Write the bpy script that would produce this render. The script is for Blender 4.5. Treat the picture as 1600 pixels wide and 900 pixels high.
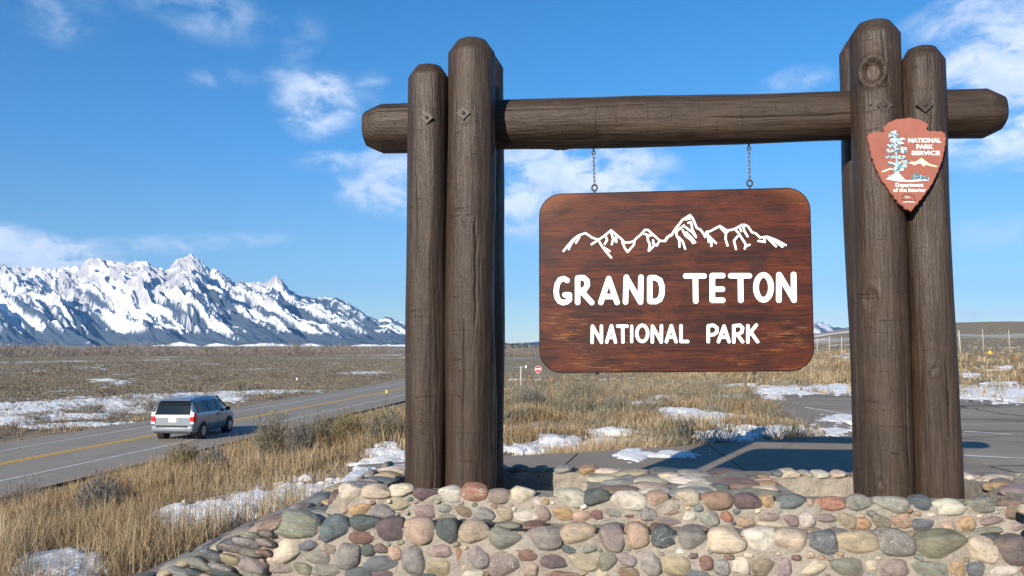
import bpy, bmesh, math, random
import numpy as np
from mathutils import Vector, Matrix, noise as mnoise

for o in list(bpy.data.objects):
    bpy.data.objects.remove(o)
SC = bpy.context.scene
COL = SC.collection
R = math.radians
rnd = random.Random(7)
rng = np.random.default_rng(11)

# ------------------------------------------------------------------ camera
F = 1262.0                      # focal length in photo pixels (1600 wide)
PITCH = math.atan(90.0 / F)
cam_d = bpy.data.cameras.new('camera')
cam_d.sensor_width = 36.0
cam_d.lens = 36.0 * F / 1600.0
cam_d.clip_start = 0.05
cam_d.clip_end = 60000
cam = bpy.data.objects.new('camera', cam_d)
COL.objects.link(cam)
cam.location = (0, 0, 0)        # eye height is z = 0, the ground lies below
cam.rotation_euler = (math.pi / 2 + PITCH, 0, 0)
SC.camera = cam

# ------------------------------------------------------------------ light
SUN_EL, SUN_AZ = R(21.0), R(29.0)      # light travels towards +x +y (29 deg right of forward)
sun_d = bpy.data.lights.new('sun', 'SUN')
sun_d.energy = 5.0
sun_d.angle = R(0.5)
sun_d.color = (1.0, 0.91, 0.78)
sun = bpy.data.objects.new('sun', sun_d)
COL.objects.link(sun)
trav = Vector((math.sin(SUN_AZ) * math.cos(SUN_EL), math.cos(SUN_AZ) * math.cos(SUN_EL), -math.sin(SUN_EL)))
sun.rotation_euler = trav.to_track_quat('-Z', 'Y').to_euler()

SC.view_settings.view_transform = 'Standard'
SC.view_settings.look = 'None'
SC.view_settings.exposure = 0.80
SC.view_settings.gamma = 1.0
SC.view_settings.use_curve_mapping = False
SC.cycles.volume_bounces = 0
SC.cycles.max_bounces = 6
SC.cycles.transparent_max_bounces = 8


# ------------------------------------------------------------------ node helper
class NT:
    def __init__(self, tree):
        self.t = tree
        self.n = tree.nodes
        self.l = tree.links

    def new(self, typ, **kw):
        nd = self.n.new(typ)
        for k, v in kw.items():
            setattr(nd, k, v)
        return nd

    def put(self, sock, v):
        if isinstance(v, bpy.types.NodeSocket):
            self.l.new(v, sock)
        elif v is not None:
            if isinstance(v, (tuple, list)) and len(v) == 3 and sock.type == 'RGBA':
                v = (*v, 1)
            sock.default_value = v

    def math(self, op, a, b=None, c=None, clamp=False):
        nd = self.new('ShaderNodeMath', operation=op, use_clamp=clamp)
        self.put(nd.inputs[0], a)
        self.put(nd.inputs[1], b)
        if c is not None:
            self.put(nd.inputs[2], c)
        return nd.outputs[0]

    def mix(self, fac, a, b, mode='MIX'):
        nd = self.new('ShaderNodeMix', data_type='RGBA', blend_type=mode)
        self.put(nd.inputs[0], fac)
        self.put(nd.inputs[6], a)
        self.put(nd.inputs[7], b)
        return nd.outputs[2]

    def noise(self, vec, scale, detail=4, rough=0.55, dist=0.0):
        nd = self.new('ShaderNodeTexNoise')
        if vec is not None:
            self.l.new(vec, nd.inputs['Vector'])
        nd.inputs['Scale'].default_value = scale
        nd.inputs['Detail'].default_value = detail
        nd.inputs['Roughness'].default_value = rough
        nd.inputs['Distortion'].default_value = dist
        return nd.outputs[0]

    def mapping(self, vec, scale=(1, 1, 1), rot=(0, 0, 0), loc=(0, 0, 0)):
        nd = self.new('ShaderNodeMapping')
        self.l.new(vec, nd.inputs[0])
        nd.inputs['Scale'].default_value = scale
        nd.inputs['Rotation'].default_value = rot
        self.put(nd.inputs['Location'], loc)
        return nd.outputs[0]

    def ramp(self, fac, pts, interp='LINEAR'):
        nd = self.new('ShaderNodeValToRGB')
        nd.color_ramp.interpolation = interp
        els = nd.color_ramp.elements
        while len(els) < len(pts):
            els.new(0.5)
        for e, (p, c) in zip(els, pts):
            e.position = p
            e.color = (*c, 1) if len(c) == 3 else c
        self.l.new(fac, nd.inputs[0])
        return nd.outputs[0]

    def smooth(self, v, a, b):
        nd = self.new('ShaderNodeMapRange', interpolation_type='SMOOTHSTEP')
        self.put(nd.inputs[0], v)
        nd.inputs[1].default_value = a
        nd.inputs[2].default_value = b
        return nd.outputs[0]


def material(name, rough=0.8, color=(0.5, 0.5, 0.5), spec=0.3, metal=0.0):
    m = bpy.data.materials.new(name)
    m.use_nodes = True
    nt = NT(m.node_tree)
    b = nt.n['Principled BSDF']
    b.inputs['Base Color'].default_value = (*color, 1)
    b.inputs['Roughness'].default_value = rough
    b.inputs['Specular IOR Level'].default_value = spec
    b.inputs['Metallic'].default_value = metal
    return m, nt, b


def bump(nt, b, h, strength=0.5, dist=0.01):
    nd = nt.new('ShaderNodeBump')
    nd.inputs['Strength'].default_value = strength
    nd.inputs['Distance'].default_value = dist
    nt.l.new(h, nd.inputs['Height'])
    nt.l.new(nd.outputs[0], b.inputs['Normal'])


# ------------------------------------------------------------------ pixel rays (measuring only)
FWD = np.array((0, math.cos(PITCH), math.sin(PITCH)))
UPV = np.array((0, -math.sin(PITCH), math.cos(PITCH)))


def ray(x, y):
    return FWD + np.array((1.0, 0, 0)) * ((x - 800) / F) + UPV * ((450 - y) / F)


def angles(x, y):
    d = ray(x, y)
    return math.atan2(d[0], d[1]), math.atan2(d[2], math.hypot(d[0], d[1]))


# ------------------------------------------------------------------ world: Nishita sky with clouds
W = bpy.data.worlds.new('World')
SC.world = W
W.use_nodes = True
W.cycles.sampling_method = 'MANUAL'
W.cycles.sample_map_resolution = 256
nt = NT(W.node_tree)
bg = nt.n['Background']
bg.inputs['Strength'].default_value = 0.085
sky = nt.new('ShaderNodeTexSky', sky_type='NISHITA')
sky.sun_disc = False
sky.sun_elevation = SUN_EL
sky.sun_rotation = math.pi + SUN_AZ
sky.altitude = 2000
sky.air_density = 1.0
sky.dust_density = 0.0
sky.ozone_density = 1.5
tc = nt.new('ShaderNodeTexCoord')
sep = nt.new('ShaderNodeSeparateXYZ')
nt.l.new(tc.outputs['Generated'], sep.inputs[0])
dx, dy, dz = sep.outputs
az = nt.math('ARCTAN2', dx, dy)
el = nt.math('ARCSINE', dz)
# photo clouds: x, y, rx, ry (px), weight, tilt
CL = [(95, 22, 105, 55, .50, 0), (320, 18, 170, 52, .50, -.1), (352, 122, 75, 22, .50, .05), (495, 160, 85, 66, 1.05, 0),
      (578, 138, 45, 34, .55, 0), (520, 255, 80, 24, .7, .05), (615, 285, 110, 66, 1.2, .1), (435, 118, 45, 20, .42, .1),
      (885, 290, 205, 105, 1.7, 0), (1245, 125, 75, 26, .62, .1), (1610, 120, 235, 125, 1.7, .2),
      (1520, 22, 160, 42, .85, .15), (1592, 258, 34, 14, .7, .1), (1560, 365, 190, 34, .42, .05),
      (1450, 492, 330, 16, .75, 0), (820, 520, 200, 26, .5, 0), (250, 382, 260, 20, .75, .1), (25, 398, 240, 46, 2.3, -.17),
      (470, 65, 60, 60, .33, .5), (820, 355, 60, 40, .5, 0)]
cover = None
for (x, y, rx, ry, wt, tilt) in CL:
    a0, e0 = angles(x, y)
    a1, _ = angles(x + rx * .5, y)
    a2, _ = angles(x - rx * .5, y)
    sx = abs(a1 - a2)
    sy = ry / F
    u = nt.math('SUBTRACT', az, a0)
    v = nt.math('SUBTRACT', el, e0)
    v2 = nt.math('SUBTRACT', v, nt.math('MULTIPLY', u, tilt))
    q = nt.math('ADD', nt.math('POWER', nt.math('ABSOLUTE', nt.math('DIVIDE', u, sx)), 2.0),
                nt.math('POWER', nt.math('ABSOLUTE', nt.math('DIVIDE', v2, sy)), 2.0))
    e = nt.math('MULTIPLY', nt.math('SUBTRACT', 1.0, q, clamp=True), wt)
    cover = e if cover is None else nt.math('MAXIMUM', cover, e)
# the same kind of scattered cloud over the rest of the dome
cx = nt.new('ShaderNodeCombineXYZ')
zz = nt.math('ADD', nt.math('MAXIMUM', dz, 0.0), 0.15)
nt.l.new(nt.math('DIVIDE', dx, zz), cx.inputs[0])
nt.l.new(nt.math('DIVIDE', dy, zz), cx.inputs[1])
gen = nt.smooth(nt.noise(cx.outputs[0], 0.9, 4), .56, .75)
outside = nt.smooth(nt.math('ABSOLUTE', nt.math('SUBTRACT', nt.math('ARCTAN2', dx, dy), 0.0)), .62, .85)
over = nt.smooth(el, .48, .65)
gen = nt.math('MULTIPLY', gen, nt.math('MAXIMUM', outside, over))
cover = nt.math('MAXIMUM', cover, gen)
cv = nt.new('ShaderNodeCombineXYZ')
nt.l.new(az, cv.inputs[0])
nt.l.new(nt.math('MULTIPLY', el, 1.7), cv.inputs[1])
n1 = nt.noise(cv.outputs[0], 16, 9, .62, .35)
n2 = nt.noise(cv.outputs[0], 6, 4, .5, .2)
dens = nt.math('MULTIPLY', cover, nt.smooth(n1, .24, .70))
dens = nt.math('ADD', dens, nt.math('MULTIPLY', nt.math('SUBTRACT', n2, .5), nt.math('MULTIPLY', cover, .6)))
mask = nt.math('MULTIPLY', nt.smooth(dens, .02, 1.0), .84)
nlow = nt.noise(nt.mapping(cv.outputs[0], loc=(0, .035, 0)), 16, 6, .6, .3)
ccol = nt.mix(nt.smooth(nlow, .35, .65), (7.0, 7.5, 8.5), (5.0, 5.9, 7.4))
grade = nt.ramp(nt.smooth(el, -.02, .62), [(0, (.56, .66, .74)), (.12, (.52, .74, .88)), (.35, (.37, .82, 1.10)), (.75, (.27, .85, 1.20)), (1, (.25, .78, 1.10))])
skyc = nt.mix(1.0, sky.outputs[0], grade, 'MULTIPLY')
nt.l.new(nt.mix(mask, skyc, ccol), bg.inputs['Color'])


# ------------------------------------------------------------------ mesh helpers
def link(o, parent=None):
    COL.objects.link(o)
    if parent is not None:
        o.parent = parent
    return o


def tag(o, label=None, cat=None, group=None, kind=None):
    if label:
        o['label'] = label
    if cat:
        o['category'] = cat
    if group:
        o['group'] = group
    if kind:
        o['kind'] = kind
    return o


def empty(name, loc=(0, 0, 0), rz=0.0):
    o = bpy.data.objects.new(name, None)
    o.location = loc
    o.rotation_euler = (0, 0, rz)
    o.empty_display_size = 0.1
    return link(o)


def np_mesh(name, V, Q=None, T=None, mat=None, smooth=False, col=None):
    """mesh from arrays of vertices, quads and triangles"""
    me = bpy.data.meshes.new(name)
    V = np.asarray(V, dtype=np.float32)
    Q = np.zeros((0, 4), np.int32) if Q is None else np.asarray(Q, np.int32).reshape(-1, 4)
    T = np.zeros((0, 3), np.int32) if T is None else np.asarray(T, np.int32).reshape(-1, 3)
    me.vertices.add(len(V))
    me.vertices.foreach_set('co', V.ravel())
    loops = np.concatenate([Q.ravel(), T.ravel()])
    me.loops.add(len(loops))
    me.loops.foreach_set('vertex_index', loops)
    npol = len(Q) + len(T)
    me.polygons.add(npol)
    st = np.concatenate([np.arange(len(Q)) * 4, len(Q) * 4 + np.arange(len(T)) * 3]).astype(np.int32)
    me.polygons.foreach_set('loop_start', st)
    me.polygons.foreach_set('use_smooth', np.full(npol, smooth, dtype=bool))
    me.update(calc_edges=True)
    if col is not None:
        at = me.attributes.new('col', 'FLOAT_COLOR', 'POINT')
        c = np.ones((len(V), 4), np.float32)
        c[:, :3] = col
        at.data.foreach_set('color', c.ravel())
    if mat:
        me.materials.append(mat)
    return me


def obj(name, me, parent=None, mat=None):
    o = bpy.data.objects.new(name, me)
    if mat:
        me.materials.append(mat)
    return link(o, parent)


def bm_obj(name, bm, mat, parent=None, smooth=False):
    me = bpy.data.meshes.new(name)
    bmesh.ops.recalc_face_normals(bm, faces=bm.faces)
    bm.to_mesh(me)
    bm.free()
    if smooth:
        me.polygons.foreach_set('use_smooth', [True] * len(me.polygons))
    if mat:
        me.materials.append(mat)
    return obj(name, me, parent)


def box(bm, c, s, rot=None, bevel=0.0):
    r = bmesh.ops.create_cube(bm, size=1.0)
    M = Matrix.Translation(c) @ (rot.to_4x4() if rot else Matrix()) @ Matrix.Diagonal((*s, 1))
    bmesh.ops.transform(bm, matrix=M, verts=r['verts'])
    if bevel:
        es = list({e for v in r['verts'] for e in v.link_edges})
        bmesh.ops.bevel(bm, geom=es, offset=bevel, segments=2, affect='EDGES', profile=.5)
    return r


def cyl(bm, a, b, r0, r1=None, seg=16, caps=True):
    a, b = Vector(a), Vector(b)
    d = b - a
    M = Matrix.Translation((a + b) / 2) @ d.to_track_quat('Z', 'Y').to_matrix().to_4x4()
    return bmesh.ops.create_cone(bm, cap_ends=caps, segments=seg, radius1=r0, radius2=r0 if r1 is None else r1,
                                 depth=d.length, matrix=M)


def ring(bm, c, axis, rad, wire, seg=18, ws=6, sx=1.0, sy=1.0):
    axis = Vector(axis).normalized()
    M = Matrix.Translation(c) @ axis.to_track_quat('Z', 'Y').to_matrix().to_4x4()
    rows = []
    for i in range(seg):
        a = 2 * math.pi * i / seg
        rows.append([bm.verts.new(M @ Vector(((rad + wire * math.cos(b)) * math.cos(a) * sx,
                                              (rad + wire * math.cos(b)) * math.sin(a) * sy, wire * math.sin(b))))
                     for b in [2 * math.pi * j / ws for j in range(ws)]])
    for i in range(seg):
        for j in range(ws):
            bm.faces.new((rows[i][j], rows[(i + 1) % seg][j], rows[(i + 1) % seg][(j + 1) % ws], rows[i][(j + 1) % ws]))


# vectorised value noise
_P = rng.random((256, 256))


def vn(x, y):
    x = np.asarray(x, float)
    y = np.asarray(y, float)
    xi, yi = np.floor(x).astype(int), np.floor(y).astype(int)
    fx, fy = x - xi, y - yi
    fx, fy = fx * fx * fx * (fx * (fx * 6 - 15) + 10), fy * fy * fy * (fy * (fy * 6 - 15) + 10)
    g = lambda i, j: _P[i & 255, j & 255]
    a, b, c, d = g(xi, yi), g(xi + 1, yi), g(xi, yi + 1), g(xi + 1, yi + 1)
    return (a * (1 - fx) + b * fx) * (1 - fy) + (c * (1 - fx) + d * fx) * fy


def fbm(x, y, o=5, gain=.5):
    s, a, n = 0.0, 1.0, 0.0
    for i in range(o):
        s = s + a * vn(x * 2 ** i + 17.3 * i, y * 2 ** i + 5.1 * i)
        n += a
        a *= gain
    return s / n


def sst(v, a, b):
    t = np.clip((np.asarray(v, float) - a) / (b - a), 0, 1)
    return t * t * (3 - 2 * t)


def inside(poly, x, y):
    x, y = np.broadcast_arrays(np.asarray(x, float), np.asarray(y, float))
    r = np.zeros(x.shape, bool)
    n = len(poly)
    for i in range(n):
        x0, y0 = poly[i]
        x1, y1 = poly[(i + 1) % n]
        if y0 == y1:
            continue
        c = ((y0 > y) != (y1 > y)) & (x < (x1 - x0) * (y - y0) / (y1 - y0) + x0)
        r ^= c
    return r


# ------------------------------------------------------------------ terrain shape
ROAD_Z = -4.0
PATH_Z = -1.36
LOT_Z = -1.42


def road_c(y):
    y = np.asarray(y, float)
    e = np.maximum(0, y - 60)
    bend = np.where(e < 110, .00145 * e * e, .00145 * 110 * 110 + .319 * (e - 110))
    return -15.2 + .153 * (y - 23.9) - bend


def road_s(x, y):
    return (np.asarray(x, float) - road_c(y)) * .9885


def flat(x, y, z):
    d = ray(x, y)
    k = z / d[2]
    return (d[0] * k, d[1] * k)


PATH = [flat(x, y, PATH_Z) for x, y in
        [(560, 726), (700, 717), (785, 713), (900, 707), (1000, 701), (1150, 691), (1262, 683), (1292, 679), (1285, 672),
         (1250, 657), (1196, 623), (1232, 627), (1297, 651), (1340, 668), (1520, 716), (1600, 757), (1760, 860)]]
PATH += [(3.9, 3.4), (3.2, 4.6), (-.9, 5.6), (-1.6, 6.4)]
LOT = [flat(x, y, LOT_Z) for x, y in
       [(1196, 623), (1191, 616), (1335, 615), (1505, 622), (1600, 629), (2300, 680), (2900, 800)]]
LOT += [(7.5, 2.0), (4.2, 3.1)] + [flat(x, y, LOT_Z) for x, y in
                                   [(1760, 862), (1600, 759), (1520, 718), (1340, 670), (1297, 653), (1232, 629)]]


def terrain(x, y):
    x = np.asarray(x, float)
    y = np.asarray(y, float)
    r = np.hypot(x, y) + 1e-6
    a = np.degrees(np.arctan2(x, y))
    s = road_s(x, y)
    zfar = -4.15 + 3.5 * sst(a, 3, 24)
    zr = -1.47 + (zfar + 1.47) * sst(y, 13, 88)
    zr = zr - .12 * sst(-x, .5, 3.0) * sst(14 - y, 0, 6)
    w = sst(s, 1.6, 15.5) * sst(y, -60, -5)
    z = (ROAD_Z - .12) * (1 - w) + zr * w
    z = z + (fbm(x * .35 + 9, y * .35 + 3, 3) - .5) * .22 * sst(np.abs(s + 2.6), 5, 9) * sst(r, 2, 8)
    z = z + (fbm(x * .02 + 40, y * .02 + 7, 3) - .5) * 1.2 * sst(r, 60, 220)
    # road bed
    rb = 1 - sst(np.abs(s + 2.6), 4.7, 7.0)
    z = z * (1 - rb) + (ROAD_Z - .10) * rb
    # smooth hill on the right, far behind the car park
    z = z + sst(a, 13, 27) * sst(r, 95, 620) * (13 + 7 * fbm(x * .004, y * .004, 4)) * (1 - .25 * sst(a, 30, 50))
    # flat bed below path and car park
    fl = sst(x, 2.4, 4.4) * sst(26 - y, 0, 2.5) * sst(road_s(x, y), 17, 20)
    m = inside(PATH, x, y) | inside(LOT, x, y)
    z = np.where(m, np.minimum(z, LOT_Z - .07), z)
    z = np.where(~m & (fl > 0), z * (1 - fl * .8) + (LOT_Z - .02) * fl * .8, z)
    return z


def surface(x, y):
    z = terrain(x, y)
    s = road_s(x, y)
    z = np.where((s < 2.0) & (s > -7.2) & (np.asarray(y) > -40), np.maximum(z, ROAD_Z), z)
    z = np.where(inside(LOT, x, y), LOT_Z, z)
    z = np.where(inside(PATH, x, y), PATH_Z, z)
    return z


def ground(px, py, f=surface):
    """world point where the photo pixel meets the ground"""
    d = ray(px, py)
    lo, hi = 2.0, 6000.0
    for it in range(4):
        ks = np.geomspace(lo, hi, 220 if it == 0 else 40)
        P_ = ks[:, None] * d[None, :]
        hit = P_[:, 2] < f(P_[:, 0], P_[:, 1])
        if not hit.any():
            return Vector(d * 3000)
        i = int(np.argmax(hit))
        if i == 0:
            break
        lo, hi = ks[i - 1], ks[i]
    p = d * hi
    return Vector((p[0], p[1], float(f(p[0], p[1]))))


# ------------------------------------------------------------------ ground materials
m_soil, nt, b = material('dry_ground', 0.95, spec=.1)
tc = nt.new('ShaderNodeTexCoord')
P = tc.outputs['Object']
big = nt.noise(P, .05, 5, .6)
mid = nt.noise(P, .9, 6, .65)
fine = nt.noise(P, 14, 5, .7)
c1 = nt.ramp(mid, [(.30, (.13, .102, .070)), (.5, (.22, .175, .118)), (.72, (.32, .26, .175))])
c2 = nt.ramp(fine, [(.3, (.14, .115, .08)), (.7, (.34, .275, .19))])
c = nt.mix(.5, c1, c2)
c = nt.mix(nt.smooth(big, .42, .62), c, nt.mix(.5, c, (.20, .18, .13)))
ln = nt.new('ShaderNodeVectorMath', operation='LENGTH')
nt.l.new(P, ln.inputs[0])
fars = nt.noise(nt.mapping(P, scale=(.5, .5, 3)), .03, 6, .65, .5)
fsn = nt.math('MULTIPLY', nt.smooth(fars, .55, .62), nt.smooth(ln.outputs['Value'], 180, 300))
c = nt.mix(nt.math('MULTIPLY', fsn, .8), c, (.72, .72, .72))
nt.l.new(c, b.inputs['Base Color'])
bump(nt, b, nt.math('ADD', mid, nt.math('MULTIPLY', fine, .3)), .7, .08)

m_snow, nt, b = material('old_snow', .6, (.80, .82, .86), .3)
tc = nt.new('ShaderNodeTexCoord')
P = tc.outputs['Object']
n = nt.noise(P, 9, 6, .7)
nt.l.new(nt.ramp(n, [(.30, (.40, .36, .31)), (.44, (.70, .69, .67)), (.56, (.80, .80, .80)), (1, (.84, .84, .85))]), b.inputs['Base Color'])
bump(nt, b, nt.noise(P, 16, 5, .65), .6, .05)

m_asph, nt, b = material('worn_asphalt', .85, spec=.25)
tc = nt.new('ShaderNodeTexCoord')
P = tc.outputs['Object']
n = nt.noise(P, .35, 5, .6)
g = nt.noise(P, 60, 3, .7)
st = nt.noise(nt.mapping(P, scale=(2.2, .06, 1), rot=(0, 0, R(8.7))), 1.0, 4, .6)
c = nt.ramp(nt.math('ADD', nt.math('MULTIPLY', n, .5), nt.math('MULTIPLY', st, .5)),
            [(.32, (.195, .172, .145)), (.68, (.31, .276, .235))])
c = nt.mix(.35, c, nt.ramp(g, [(.3, (.09, .083, .073)), (.7, (.35, .32, .28))]))
nt.l.new(c, b.inputs['Base Color'])
bump(nt, b, g, .25, .01)

m_lot, nt, b = material('car_park_asphalt', .85, spec=.25)
tc = nt.new('ShaderNodeTexCoord')
P = tc.outputs['Object']
n = nt.noise(nt.mapping(P, scale=(.35, 1.6, 1), rot=(0, 0, R(-10))), .55, 6, .65, .4)
g = nt.noise(P, 70, 3, .7)
c = nt.ramp(n, [(.33, (.11, .09, .072)), (.44, (.245, .213, .172)), (.7, (.35, .305, .25))])
c = nt.mix(.3, c, nt.ramp(g, [(.3, (.06, .055, .05)), (.7, (.26, .24, .21))]))
nt.l.new(c, b.inputs['Base Color'])
vor = nt.new('ShaderNodeTexVoronoi', feature='DISTANCE_TO_EDGE')
wp = nt.new('ShaderNodeVectorMath', operation='ADD')
nz3 = nt.new('ShaderNodeTexNoise')
nz3.inputs['Scale'].default_value = .6
nz3.inputs['Detail'].default_value = 5
nt.l.new(P, nz3.inputs['Vector'])
nt.l.new(P, wp.inputs[0])
nt.l.new(nz3.outputs[1], wp.inputs[1])
nt.l.new(wp.outputs[0], vor.inputs['Vector'])
vor.inputs['Scale'].default_value = .28
crk = nt.smooth(vor.outputs['Distance'], .012, .004)
c = nt.mix(nt.math('MULTIPLY', crk, .8), c, (.03, .026, .022))
nt.l.new(c, b.inputs['Base Color'])
bump(nt, b, g, .3, .01)

m_conc, nt, b = material('path_concrete', .85, spec=.25)
tc = nt.new('ShaderNodeTexCoord')
P = tc.outputs['Object']
n = nt.noise(P, 1.1, 6, .65)
g = nt.noise(P, 90, 3, .7)
c = nt.ramp(n, [(.3, (.19, .155, .122)), (.7, (.31, .258, .205))])
c = nt.mix(.3, c, nt.ramp(g, [(.3, (.08, .07, .06)), (.7, (.29, .255, .215))]))
nt.l.new(c, b.inputs['Base Color'])
bump(nt, b, g, .3, .006)


def paint(name, col):
    m, nt, b = material(name, .7, spec=.3)
    tc = nt.new('ShaderNodeTexCoord')
    n = nt.noise(tc.outputs['Object'], 5, 5, .7)
    nt.l.new(nt.mix(nt.smooth(n, .42, .75), col, (.2, .185, .165)), b.inputs['Base Color'])
    return m


m_yellow = paint('worn_yellow_paint', (.72, .40, .03))
m_white = paint('worn_white_paint', (.62, .61, .58))

# ------------------------------------------------------------------ ground sheet
azd = np.concatenate([np.linspace(-180, -48, 60)[:-1], np.linspace(-48, 48, 440), np.linspace(48, 180, 60)[1:]])
rr = np.concatenate([[.02], np.geomspace(.8, 9000, 330)])
A, RR = np.meshgrid(np.radians(azd), rr, indexing='ij')
X, Y = np.sin(A) * RR, np.cos(A) * RR
Z = terrain(X, Y)
ni, nj = X.shape
idx = np.arange(ni * nj).reshape(ni, nj)
q = np.stack([idx[:-1, :-1], idx[1:, :-1], idx[1:, 1:], idx[:-1, 1:]], -1).reshape(-1, 4)[:, ::-1]
tag(obj('ground', np_mesh('ground', np.stack([X, Y, Z], -1).reshape(-1, 3), q, mat=m_soil, smooth=True)), kind='structure')

# road with markings
yy = np.concatenate([np.linspace(-30, 150, 120), np.linspace(154, 420, 60)])


def strip(name, s0, s1, z, mat, ys=yy, parent=None, parts=1):
    xc = road_c(ys)
    V = []
    for k in range(parts + 1):
        s = s0 + (s1 - s0) * k / parts
        V.append(np.stack([xc + s / .9885, ys, np.full_like(ys, z)], -1))
    V = np.stack(V, 1)
    n = len(ys)
    idx = np.arange(n * (parts + 1)).reshape(n, parts + 1)
    q = np.stack([idx[:-1, :-1], idx[:-1, 1:], idx[1:, 1:], idx[1:, :-1]], -1).reshape(-1, 4)
    return obj(name, np_mesh(name, V.reshape(-1, 3), q, mat=mat, smooth=True), parent)


road = tag(strip('road', -7.2, 2.0, ROAD_Z, m_asph, parts=4), kind='structure')
strip('edge_line', -.06, .06, ROAD_Z + .006, m_white, parent=road)
strip('edge_line', -5.36, -5.24, ROAD_Z + .006, m_white, parent=road)
strip('centre_line', -2.88, -2.72, ROAD_Z + .006, m_yellow, parent=road)
strip('centre_line', -2.64, -2.48, ROAD_Z + .006, m_yellow, parent=road)


def sheet(name, poly, z, mat, parent=None, thick=.1):
    bm = bmesh.new()
    vs = [bm.verts.new((x, y, z)) for x, y in poly]
    f = bm.faces.new(vs)
    r = bmesh.ops.extrude_face_region(bm, geom=[f])
    bmesh.ops.translate(bm, vec=(0, 0, -thick), verts=[v for v in r['geom'] if isinstance(v, bmesh.types.BMVert)])
    bmesh.ops.triangulate(bm, faces=[f for f in bm.faces if len(f.verts) > 4])
    return bm_obj(name, bm, mat, parent)


lot = tag(sheet('car_park', LOT, LOT_Z, m_lot, thick=.15), kind='structure')


def clip(poly, p, d, keep):
    """half-plane clip of a polygon: keeps the side where cross * keep > 0"""
    out = []
    f = lambda q: ((q[0] - p[0]) * d[1] - (q[1] - p[1]) * d[0]) * keep
    for i in range(len(poly)):
        a, c = poly[i], poly[(i + 1) % len(poly)]
        fa, fc = f(a), f(c)
        if fa >= 0:
            out.append(a)
        if fa * fc < 0:
            t = fa / (fa - fc)
            out.append((a[0] + (c[0] - a[0]) * t, a[1] + (c[1] - a[1]) * t))
    return out


path = tag(empty('footpath'), kind='structure')
cuts = [(flat(888, 722, PATH_Z), flat(906, 706, PATH_Z)), (flat(1150, 725, PATH_Z), flat(1105, 694, PATH_Z)),
        (flat(1334, 697, PATH_Z), flat(1284, 678, PATH_Z))]
rest = PATH
slabs = []
for (p0, p1) in cuts:
    L = math.dist(p0, p1)
    d = ((p1[0] - p0[0]) / L, (p1[1] - p0[1]) / L)
    nrm = (d[1], -d[0])
    g = .011
    left = clip(rest, (p0[0] - nrm[0] * g, p0[1] - nrm[1] * g), d, -1)
    right = clip(rest, (p0[0] + nrm[0] * g, p0[1] + nrm[1] * g), d, 1)
    slabs.append(left)
    rest = right
slabs.append(rest)
for s_ in slabs:
    if len(s_) > 2:
        sheet('slab', s_, PATH_Z, m_conc, path, .12)


def lot_line(a, b_, w=.1):
    a, b_ = Vector((*flat(*a, LOT_Z), 0)), Vector((*flat(*b_, LOT_Z), 0))
    n_ = (b_ - a).normalized()
    n_ = Vector((-n_.y, n_.x, 0)) * w / 2
    V = [a + n_, a - n_, b_ - n_, b_ + n_]
    obj('painted_line', np_mesh('painted_line', [(v.x, v.y, LOT_Z + .005) for v in V], [[0, 1, 2, 3]], mat=m_white), lot)


lot_line((1506, 712), (1700, 722), .09)
lot_line((1506, 674), (1580, 679), .12)
lot_line((1255, 636), (1340, 650), .1)

# ------------------------------------------------------------------ snow lying in patches
SN = [(280, 826, 52, 24), (335, 808, 60, 24), (400, 790, 66, 24), (470, 772, 66, 20), (540, 755, 60, 15), (600, 722, 40, 7),
      (88, 888, 75, 26), (25, 850, 40, 12), (60, 690, 8, 3), (320, 830, 60, 10), (590, 748, 40, 8),
      (50, 637, 80, 8), (150, 628, 90, 6), (15, 656, 40, 9), (115, 651, 70, 5), (205, 640, 52, 7), (265, 620, 70, 5),
      (310, 617, 70, 4), (350, 622, 30, 5), (120, 664, 60, 4), (380, 613, 50, 3), (440, 611, 50, 3), (575, 583, 30, 2),
      (880, 693, 60, 11), (830, 701, 60, 9), (950, 694, 60, 8), (1010, 692, 50, 5), (1085, 651, 50, 6), (1060, 644, 40, 5),
      (1125, 656, 55, 4), (1210, 676, 85, 8), (1130, 682, 50, 6), (1000, 632, 30, 5), (1140, 621, 28, 4), (1090, 662, 40, 4),
      (1052, 709, 48, 5), (985, 707, 18, 3), (960, 676, 40, 4), (800, 705, 30, 6), (1040, 622, 30, 3),
      (1312, 659, 26, 5), (1206, 623, 15, 3), (1150, 603, 30, 3), (1225, 609, 50, 6), (1280, 608, 60, 6), (1330, 608, 60, 6),
      (1525, 613, 60, 10), (1590, 617, 70, 11), (1560, 602, 30, 4), (1520, 588, 30, 3), (1570, 574, 30, 2), (1660, 616, 60, 8)]
snow_e = []
for (x, y, rx, ry) in SN:
    p = ground(x, y)
    p2 = ground(x, y - ry)
    p3 = ground(x, y + ry)
    dep = max((p2 - p3).length / 2, .08)
    ax = math.atan2(p.x, p.y)
    snow_e.append((p.x, p.y, rx / F * p.y * 1.08, dep * 1.1, ax))


def snow_cov(x, y):
    c = np.full(np.shape(x), -1.0)
    for (ex, ey, ra, rb_, ax) in snow_e:
        ux = (x - ex) * math.cos(ax) - (y - ey) * math.sin(ax)
        uy = (x - ex) * math.sin(ax) + (y - ey) * math.cos(ax)
        c = np.maximum(c, 1 - np.sqrt((ux / ra) ** 2 + (uy / rb_) ** 2))
    return c


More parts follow.
